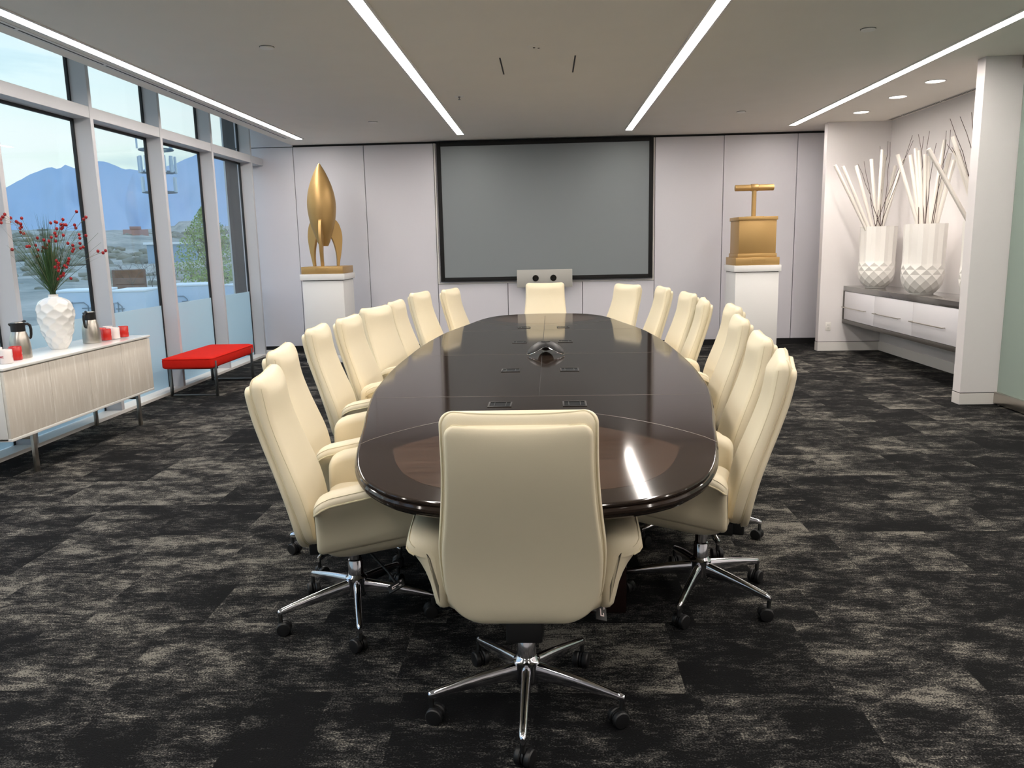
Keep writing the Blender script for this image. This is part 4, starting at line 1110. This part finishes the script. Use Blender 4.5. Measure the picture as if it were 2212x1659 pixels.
# mugs
def text_mesh(body, size, ext=.0):
    cu = bpy.data.curves.new('lettering', 'FONT'); cu.body = body; cu.size = size; cu.align_x = 'CENTER'; cu.align_y = 'CENTER'; cu.offset = size * .015; cu.resolution_u = 2
    o = bpy.data.objects.new('tmp', cu); COL.objects.link(o); bpy.context.view_layer.update()
    me = bpy.data.meshes.new_from_object(o, depsgraph=bpy.context.evaluated_depsgraph_get()); bpy.data.objects.remove(o); bpy.data.curves.remove(cu)
    bm = bmesh.new(); bm.from_mesh(me); bmesh.ops.triangulate(bm, faces=bm.faces); bmesh.ops.subdivide_edges(bm, edges=[e for e in bm.edges if e.calc_length() > size * .12], cuts=2); bm.to_mesh(me); bm.free(); me.materials.clear(); return me
def mug(x, y, mk, ink, lab, face, handle, words=('ACME',)):
    t = empty('mug', (x, y, ZS), label=lab, cat='mug', group='red and white mugs on the sideboard')
    r = .0405
    b = MB().lathe([(r - .006, 0), (r - .001, .002), (r, .006), (r, .093), (r - .0015, .095), (r - .0035, .093), (r - .0045, .08), (r - .0045, .010), (r - .02, .006)], 48).build('mug_body', M[mk], t, 50)
    ha = math.radians(handle); c, s_ = math.cos(ha), math.sin(ha)
    P = [(r - .003, .078), (r + .014, .080), (r + .026, .070), (r + .029, .050), (r + .024, .030), (r + .012, .020), (r - .003, .020)]
    MB().tube([(q * c, q * s_, z) for q, z in P], .0048, 10).build('mug_handle', M[mk], t)
    for k, wd in enumerate(words):
        me = text_mesh(wd, .0225); R = r + .0006; fa = math.radians(face[k])
        for v in me.vertices:
            th = fa + v.co.x / R; z = .047 + v.co.y; v.co = (R * math.cos(th), R * math.sin(th), z)
        me.materials.append(M[ink]); o = bpy.data.objects.new('lettering', me); COL.objects.link(o); o.parent = t
# camera lies towards about -57 deg seen from the sideboard
mug(-3.69, 5.17, 'white_mug', 'ink_red', 'white mug with red lettering at the left edge of the sideboard, in front', (-116, 46), 160, ('ACME','ACME'))
mug(-3.85, 5.30, 'white_mug', 'ink_red', 'white mug at the left edge of the sideboard, behind the lettered one', (-60,), 150)
mug(-3.742, 5.345, 'red_mug', 'ink_white', 'red mug standing before the left vacuum jug', (50,), 170)
mug(-3.838, 6.60, 'red_mug', 'ink_white', 'red mug just right of the right vacuum jug, behind another red mug', (30,), 120)
mug(-3.738, 6.50, 'red_mug', 'ink_white', 'red mug in front of the right hand mug group', (50,), 170)
mug(-3.862, 6.75, 'white_mug', 'ink_black', 'white mug at the back of the right hand mug group', (30,), 120)
mug(-3.725, 6.61, 'white_mug', 'ink_black', 'white mug in front of the right hand mug group, between two red mugs', (48,), 170)
mug(-3.715, 6.735, 'red_mug', 'ink_white', 'red mug at the right end of the sideboard group', (48,), 150)

# ================================================================== RED BENCH
t = empty('red_bench', (-3.73, 8.50, 0), math.radians(0), label='low red upholstered bench on steel sled legs in front of the windows', cat='bench')
rings = []
for z, ins in ((.302, .030), (.306, .014), (.316, .003), (.33, 0), (.39, 0), (.402, .004), (.412, .014), (.418, .03), (.421, .07), (.423, .12)):
    rings.append([(x, y, z) for x, y in rr_section(.270 - ins, .600 - ins, .035, 5, 12)])
m = MB(); m.grid(rings); cu = m.build('cushion', M['red_fabric'], t, 60)
MB().tube([(x, y, .405) for x, y in rr_section(.268, .598, .035, 5, 12)], .003, 6, True).build('welt', M['red_fabric'], cu)
for y in (-.51, .51):
    m = MB(); m.box(-.236, -.206, y - .011, y + .011, 0.0, .345, .001); m.box(.252, .274, y - .016, y + .016, 0.0, .375, .001); m.box(-.206, .252, y - .011, y + .011, 0.0, .022, .001); m.box(-.206, .252, y - .011, y + .011, .29, .305, .001)
    m.build('sled_leg', M['dark_steel'], t)

# ================================================================== OUTSIDE
# neighbouring facade pier of the building
pm = MB()
for (x0, x1) in ((-4.66, -4.475), (-4.465, -4.235)):
    for z0, z1 in ((-5.0, .62), (.63, 2.28), (2.29, 4.6)): pm.box(x0, x1, 11.62, 11.66, z0, z1)
pm.box(-4.66, -4.62, 11.66, 12.5, -5, 4.6)
structure(pm, 'wall_exterior_pier', M['ext_panel'])
structure(bx(-4.62, -4.235, 11.665, 12.5, -5, 4.6), 'trim_9', M['ext_dark'])
structure(bx(-4.6, 4.6, YB + .31, YB + .6, -.5, ZT), 'wall_exterior', M['ext_panel'])

EYE = Vector((0, 0, 1.5))
def at(az, d, z=0.0):
    a = math.radians(az); return Vector((d * math.sin(a), d * math.cos(a), z))
def hgt(d):
    T = [(0, -4.2), (45, -4.2), (70, -3.6), (110, -2.0), (170, -.4), (300, 4.6), (600, 15.5), (1200, 26), (2600, 45)]
    for (a, za), (b, zb) in zip(T[:-1], T[1:]):
        if d <= b: return za + (zb - za) * (d - a) / (b - a)
    return T[-1][1]
from mathutils import noise
m = MB(); V_ = []; F = []
ds = [6, 20, 35, 45, 55] + [60 * 1.06 ** k for k in range(66)]; azs = [-100 + .8 * k for k in range(150)]
for d in ds:
    for a in azs:
        p = at(a, d); n_ = noise.noise(Vector((p.x / 40, p.y / 40, 0))) * min(d, 500) * .012 + noise.noise(Vector((p.x / 9, p.y / 9, 3))) * .35 * (d > 58)
        V_.append((p.x, p.y, hgt(d) + n_))
na = len(azs)
for i in range(len(ds) - 1):
    for k in range(na - 1): F.append((i * na + k, i * na + k + 1, (i + 1) * na + k + 1, (i + 1) * na + k))
m.raw(V_, F); tag(m.build('desert_ground', M['ground'], None, 60), kind='structure')

# mountains: a solid ridge with depth, about 3 km away
prof = [(-62, 2.6), (-55, 3.4), (-48, 3.0), (-42, 3.6), (-38, 3.0), (-36, 3.4), (-34.7, 3.85), (-33.9, 4.3), (-33.2, 4.75), (-32.2, 5.2), (-31.9, 5.3), (-31.5, 5.15), (-31.1, 5.45), (-30.65, 5.25), (-30.0, 5.5), (-29.3, 5.75), (-28.7, 5.62), (-27.8, 5.25), (-27.0, 5.22), (-26.4, 5.3), (-25.4, 5.45), (-24.9, 5.6), (-24.2, 5.95), (-23.3, 6.3), (-22.3, 6.2), (-21.3, 5.6), (-18, 4.5), (-12, 3.5), (0, 2.5)]
m = MB(); rows = []
for u in range(14):
    f_ = u / 13; row = []
    for k in range(260):
        a = -62 + 62 * k / 259
        for (a0, e0), (a1, e1) in zip(prof[:-1], prof[1:]):
            if a <= a1: el = e0 + (e1 - e0) * (a - a0) / (a1 - a0); break
        el += .05 * noise.noise(Vector((a * 2.2, 0, 0)))
        d = 2300 + 900 * f_; top = 1.5 + 3200 * math.tan(math.radians(el))
        z = 30 + (top - 30) * (f_ ** 1.15) + 46 * noise.noise(Vector((a * .9, f_ * 3, 1))) * math.sin(PI * f_)
        p = at(a, d); row.append((p.x, p.y, z))
    rows.append(row)
bk = []
for k in range(260):
    p = at(-62 + 62 * k / 259, 3900); bk.append((p.x, p.y, 30))
rows.append(bk)
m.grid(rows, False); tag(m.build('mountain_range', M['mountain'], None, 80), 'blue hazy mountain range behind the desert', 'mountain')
# low mesa in front of the mountains
m = MB(); pl = [(-26.6, 12), (-25.9, 16.5), (-25.2, 17), (-24.9, 19.5), (-24.0, 20), (-23.6, 17.5), (-22.6, 16), (-20.5, 12)]
P0 = [tuple(at(a, 520, h_)) for a, h_ in pl]; P1 = [tuple(at(a, 640, h_)) for a, h_ in pl]; P00 = [tuple(at(a, 480, 4)) for a, h_ in pl]; P11 = [tuple(at(a, 700, 4)) for a, h_ in pl]
m.grid([P00, P0, P1, P11], False); tag(m.build('rocky_mesa', M['ground'], None, 20), 'low flat-topped mesa in front of the mountains', 'hill')

# scrub bushes scattered over the slope: nobody could count them
m = MB(); rs = random.Random(9)
for k in range(1500):
    d = 96 * (5.5 ** (rs.random() ** .8)); a = rs.uniform(-62, -20); p = at(a, d); s_ = rs.uniform(.22, .6) * (1 + d / 150)
    if d < 95 or (-27.3 < a < -23.5 and 135 < d < 175) or (abs(a + 32.75) < .6 and 280 < d < 320): continue
    m.ico((p.x, p.y, hgt(d) + s_ * .25), s_, 1 if d > 200 else 2, (1.25, 1.1, rs.uniform(.5, .8)))
for v in m.bm.verts: v.co += Vector((noise.noise(v.co * 1.3), noise.noise(v.co * 1.3 + Vector((9, 0, 0))), noise.noise(v.co * 1.1 + Vector((0, 9, 0))))) * .45
tag(m.build('desert_scrub', M['scrub'], None, 70), 'low grey-green desert bushes on the slope outside the windows', 'bushes', kind='stuff')

def trailer(az0, az1, d, ztop, h, lab, face=0.0, door=True, dw=None):
    a = at(az0, d, ztop - h); b = at(az1, d * .99, ztop - h); e = b - a; L_ = e.length; ang = math.atan2(e.y, e.x)
    t = empty('box_trailer', a, ang, label=lab, cat='trailer', group='white trailers parked outside')
    wd = 2.3
    bx(0, L_, 0, wd, .6, h - .08, .05).build('body', M['trailer'], t)
    bx(-.03, L_ + .03, -.03, wd + .03, h - .10, h, .03).build('roof', M['trailer_roof'], t)
    for x in (L_ * .3, L_ * .62):
        MB().tube([(x, .05, .42), (x, .3, .42)], .42, 20).build('wheel', M['black_plastic'], t)
    bx(.1, L_ - .1, .1, wd - .1, .3, .62).build('chassis', M['ext_dark'], t)
    if door:
        q = dw or (.35, 1.6); m = MB()
        m.tube([(q[0], -.03, .8), (q[0], -.03, h - .55), (q[1] - .15, -.03, h - .55), (q[1], -.03, h - .7), (q[1], -.03, .8)], .022, 6)
        m.tube([(q[0] + .18, -.03, .8), (q[0] + .18, -.03, h - .5)], .018, 6)
        for z in (h - .8, h - 1.4, h - 2.0): m.tube([(q[1] - .25, -.035, z), (q[1] + .1, -.035, z)], .02, 6)
        m.build('door_hardware', M['far_steel'], t)
trailer(-32.5, -29.5, 40, -.06, 3.9, 'white box trailer outside, left of the second mullion behind the textured vase', dw=(.45, 1.25))
trailer(-29.35, -27.35, 38, -.05, 3.8, 'white box trailer outside, seen through the second full window', dw=(-.05 + .1, .38))
trailer(-25.9, -23.0, 41, -.02, 3.8, 'white box trailer outside with a dark door frame, right of the cell tower', dw=(.12, .78))
trailer(-22.45, -21.6, 44, -.20, 3.6, 'small piece of a white trailer beside the grey facade pier', door=False)
p = at(-27.05, 47, -4.2)
t = empty('parked_car', p, math.radians(30), label='grey car parked outside, just right of the second trailer', cat='car')
m = MB(); m.box(-2.2, 2.2, -.9, .9, .3, 1.0, .2, 3); m.build('car_body', M['far_steel'], t)
m = MB(); m.box(-1.2, 1.3, -.78, .78, .95, 1.5, .25, 3); m.build('cabin', M['ext_dark'], t)
t.location.z = -3.1
for k, (sx, sy) in enumerate(((-1.4, -.9), (1.4, -.9), (-1.4, .75), (1.4, .75))):
    MB().tube([(sx, sy, .33), (sx, sy + .18, .33)], .33, 16).build('wheel', M['black_plastic'], t)

# far small buildings
def slab(name, az0, az1, d, e0, e1, mk, lab, cat, depth=12):
    a = at(az0, d); b = at(az1, d); e = b - a; ang = math.atan2(e.y, e.x); z0 = 1.5 + d * math.tan(math.radians(e0)); z1 = 1.5 + d * math.tan(math.radians(e1))
    t = empty(name, (a.x, a.y, z0), ang, label=lab, cat=cat)
    bx(0, e.length, 0, depth, -3, z1 - z0, .1).build('walls', M[mk], t)
    return t, e.length, z1 - z0
t, L_, h_ = slab('warehouse', -27.0, -23.9, 150, -.35, .6, 'blue_metal', 'long pale blue metal building with white roof line outside', 'building')
bx(-.5, L_ + .5, -.5, 12.5, h_ - .25, h_ + .15, .05).build('roof', M['trailer_roof'], t); bx(2.2, 4.0, -.1, .1, -.2, h_ - 1.2).build('doorway', M['ext_dark'], t)
t, L_, h_ = slab('pink_building', -28.3, -26.8, 420, .75, 1.50, 'pink_stucco', 'small pink building on the far desert slope', 'building')
bx(3, 8, -.2, 12, h_, h_ + 1.4, .1).build('upper_storey', M['pink_stucco'], t)
t, L_, h_ = slab('board_stack', -29.2, -27.2, 88, -1.75, -1.05, 'brown_pile', 'low reddish brown retaining wall on the slope outside', 'wall', 1.0)

# trees
def tree(az, d, z0, H_, spread, leafy, lab, cat='tree', seed=1):
    p = at(az, d, z0); t = empty('leafy_tree' if leafy else 'bare_tree', p, label=lab, cat=cat)
    r = random.Random(seed); m = MB(); tips = []
    def br(a, dirv, ln, rad, lev):
        b = a + dirv * ln; m.tube([a, (a + b) / 2 + Vector((r.uniform(-1, 1), r.uniform(-1, 1), 0)) * ln * .05, b], [rad, rad * .8, rad * .6], 6)
        tips.append(b)
        if lev == 0: return
        for k in range(3 if lev > 1 else 4):
            dd = (dirv + Vector((r.uniform(-1, 1), r.uniform(-1, 1), r.uniform(-.1, .5))) * spread).normalized(); br(b, dd, ln * r.uniform(.6, .8), rad * .55, lev - 1)
    br(Vector((0, 0, 0)), Vector((0, 0, 1)), H_ * .30, H_ * .012, 4)
    m.build('trunk_and_branches', M['bark'], t)
    if leafy:
        l = MB()
        for k in range(5200):
            h_ = r.random(); wv = math.sin(PI * min(1, (h_ * .93 + .07)) ** .8) * .27 * H_; a = r.uniform(0, 2 * PI); q = wv * r.random() ** .6
            c_ = Vector((q * math.cos(a), q * math.sin(a), H_ * (.22 + .80 * h_))); u_ = Vector((r.uniform(-1, 1), r.uniform(-1, 1), r.uniform(-1, 1))).normalized() * r.uniform(.06, .12); v_ = u_.orthogonal().normalized() * .05
            l.raw([c_ - u_, c_ + v_, c_ + u_, c_ - v_], [(0, 1, 2, 3)])
        l.build('foliage', M['leaf'], t)
tree(-23.3, 62, -3.9, 8.6, .75, True, 'light green tree in young leaf near the grey facade pier', seed=3)
tree(-28.05, 84, -2.9, 4.8, .9, False, 'bare tree on the slope, seen through the second full window', seed=5)
tree(-26.9, 88, -2.8, 4.2, .9, False, 'bare tree on the slope beside the third mullion', seed=6)
tree(-25.4, 80, -3.1, 4.6, 1.1, False, 'spreading bare tree left of the green tree', seed=8)
t = empty('utility_pole', at(-32.75, 300, 3), label='thin utility pole with a crossarm on the far slope', cat='pole')
m = MB(); m.tube([(0, 0, 0), (0, 0, 7.2)], .18, 8); m.build('pole', M['bark'], t); bx(-1.8, 1.8, -.1, .1, 6.3, 6.6).build('crossarm', M['bark'], t)

# cell tower: monopole with three tiers of panel antennas
D = 70; tp = at(-25.88, D, -3.9)
t = empty('cell_tower', tp, math.radians(25.9), label='tall monopole cell tower with three tiers of panel antennas outside the third window', cat='tower')
MB().tube([(0, 0, 0), (0, 0, 14.2)], [.36, .26], 16).build('mast', M['far_steel'], t)
for z, n, hh in ((13.9, 5, .9), (12.2, 13, 1.25), (10.65, 6, 1.15)):
    m = MB(); m.tube([(1.25 * math.cos(2 * PI * k / 24), 1.25 * math.sin(2 * PI * k / 24), z - .55 - 3.3 * 0) for k in range(24)], .06, 6, True)
    for k in range(6): a = 2 * PI * k / 6; m.tube([(.3 * math.cos(a), .3 * math.sin(a), z - .55), (1.25 * math.cos(a), 1.25 * math.sin(a), z - .55)], .05, 6)
    plat = m.build('antenna_platform', M['far_steel'], t)
    for k in range(n):
        a = 2 * PI * (k + .5) / n; mt = Matrix.Translation((1.35 * math.cos(a), 1.35 * math.sin(a), z)) @ Matrix.Rotation(a, 4, 'Z')
        bx(-.07, .07, -.13, .13, -hh / 2, hh / 2, mtx=mt).build('panel_antenna', M['trailer'], plat, smooth=False)
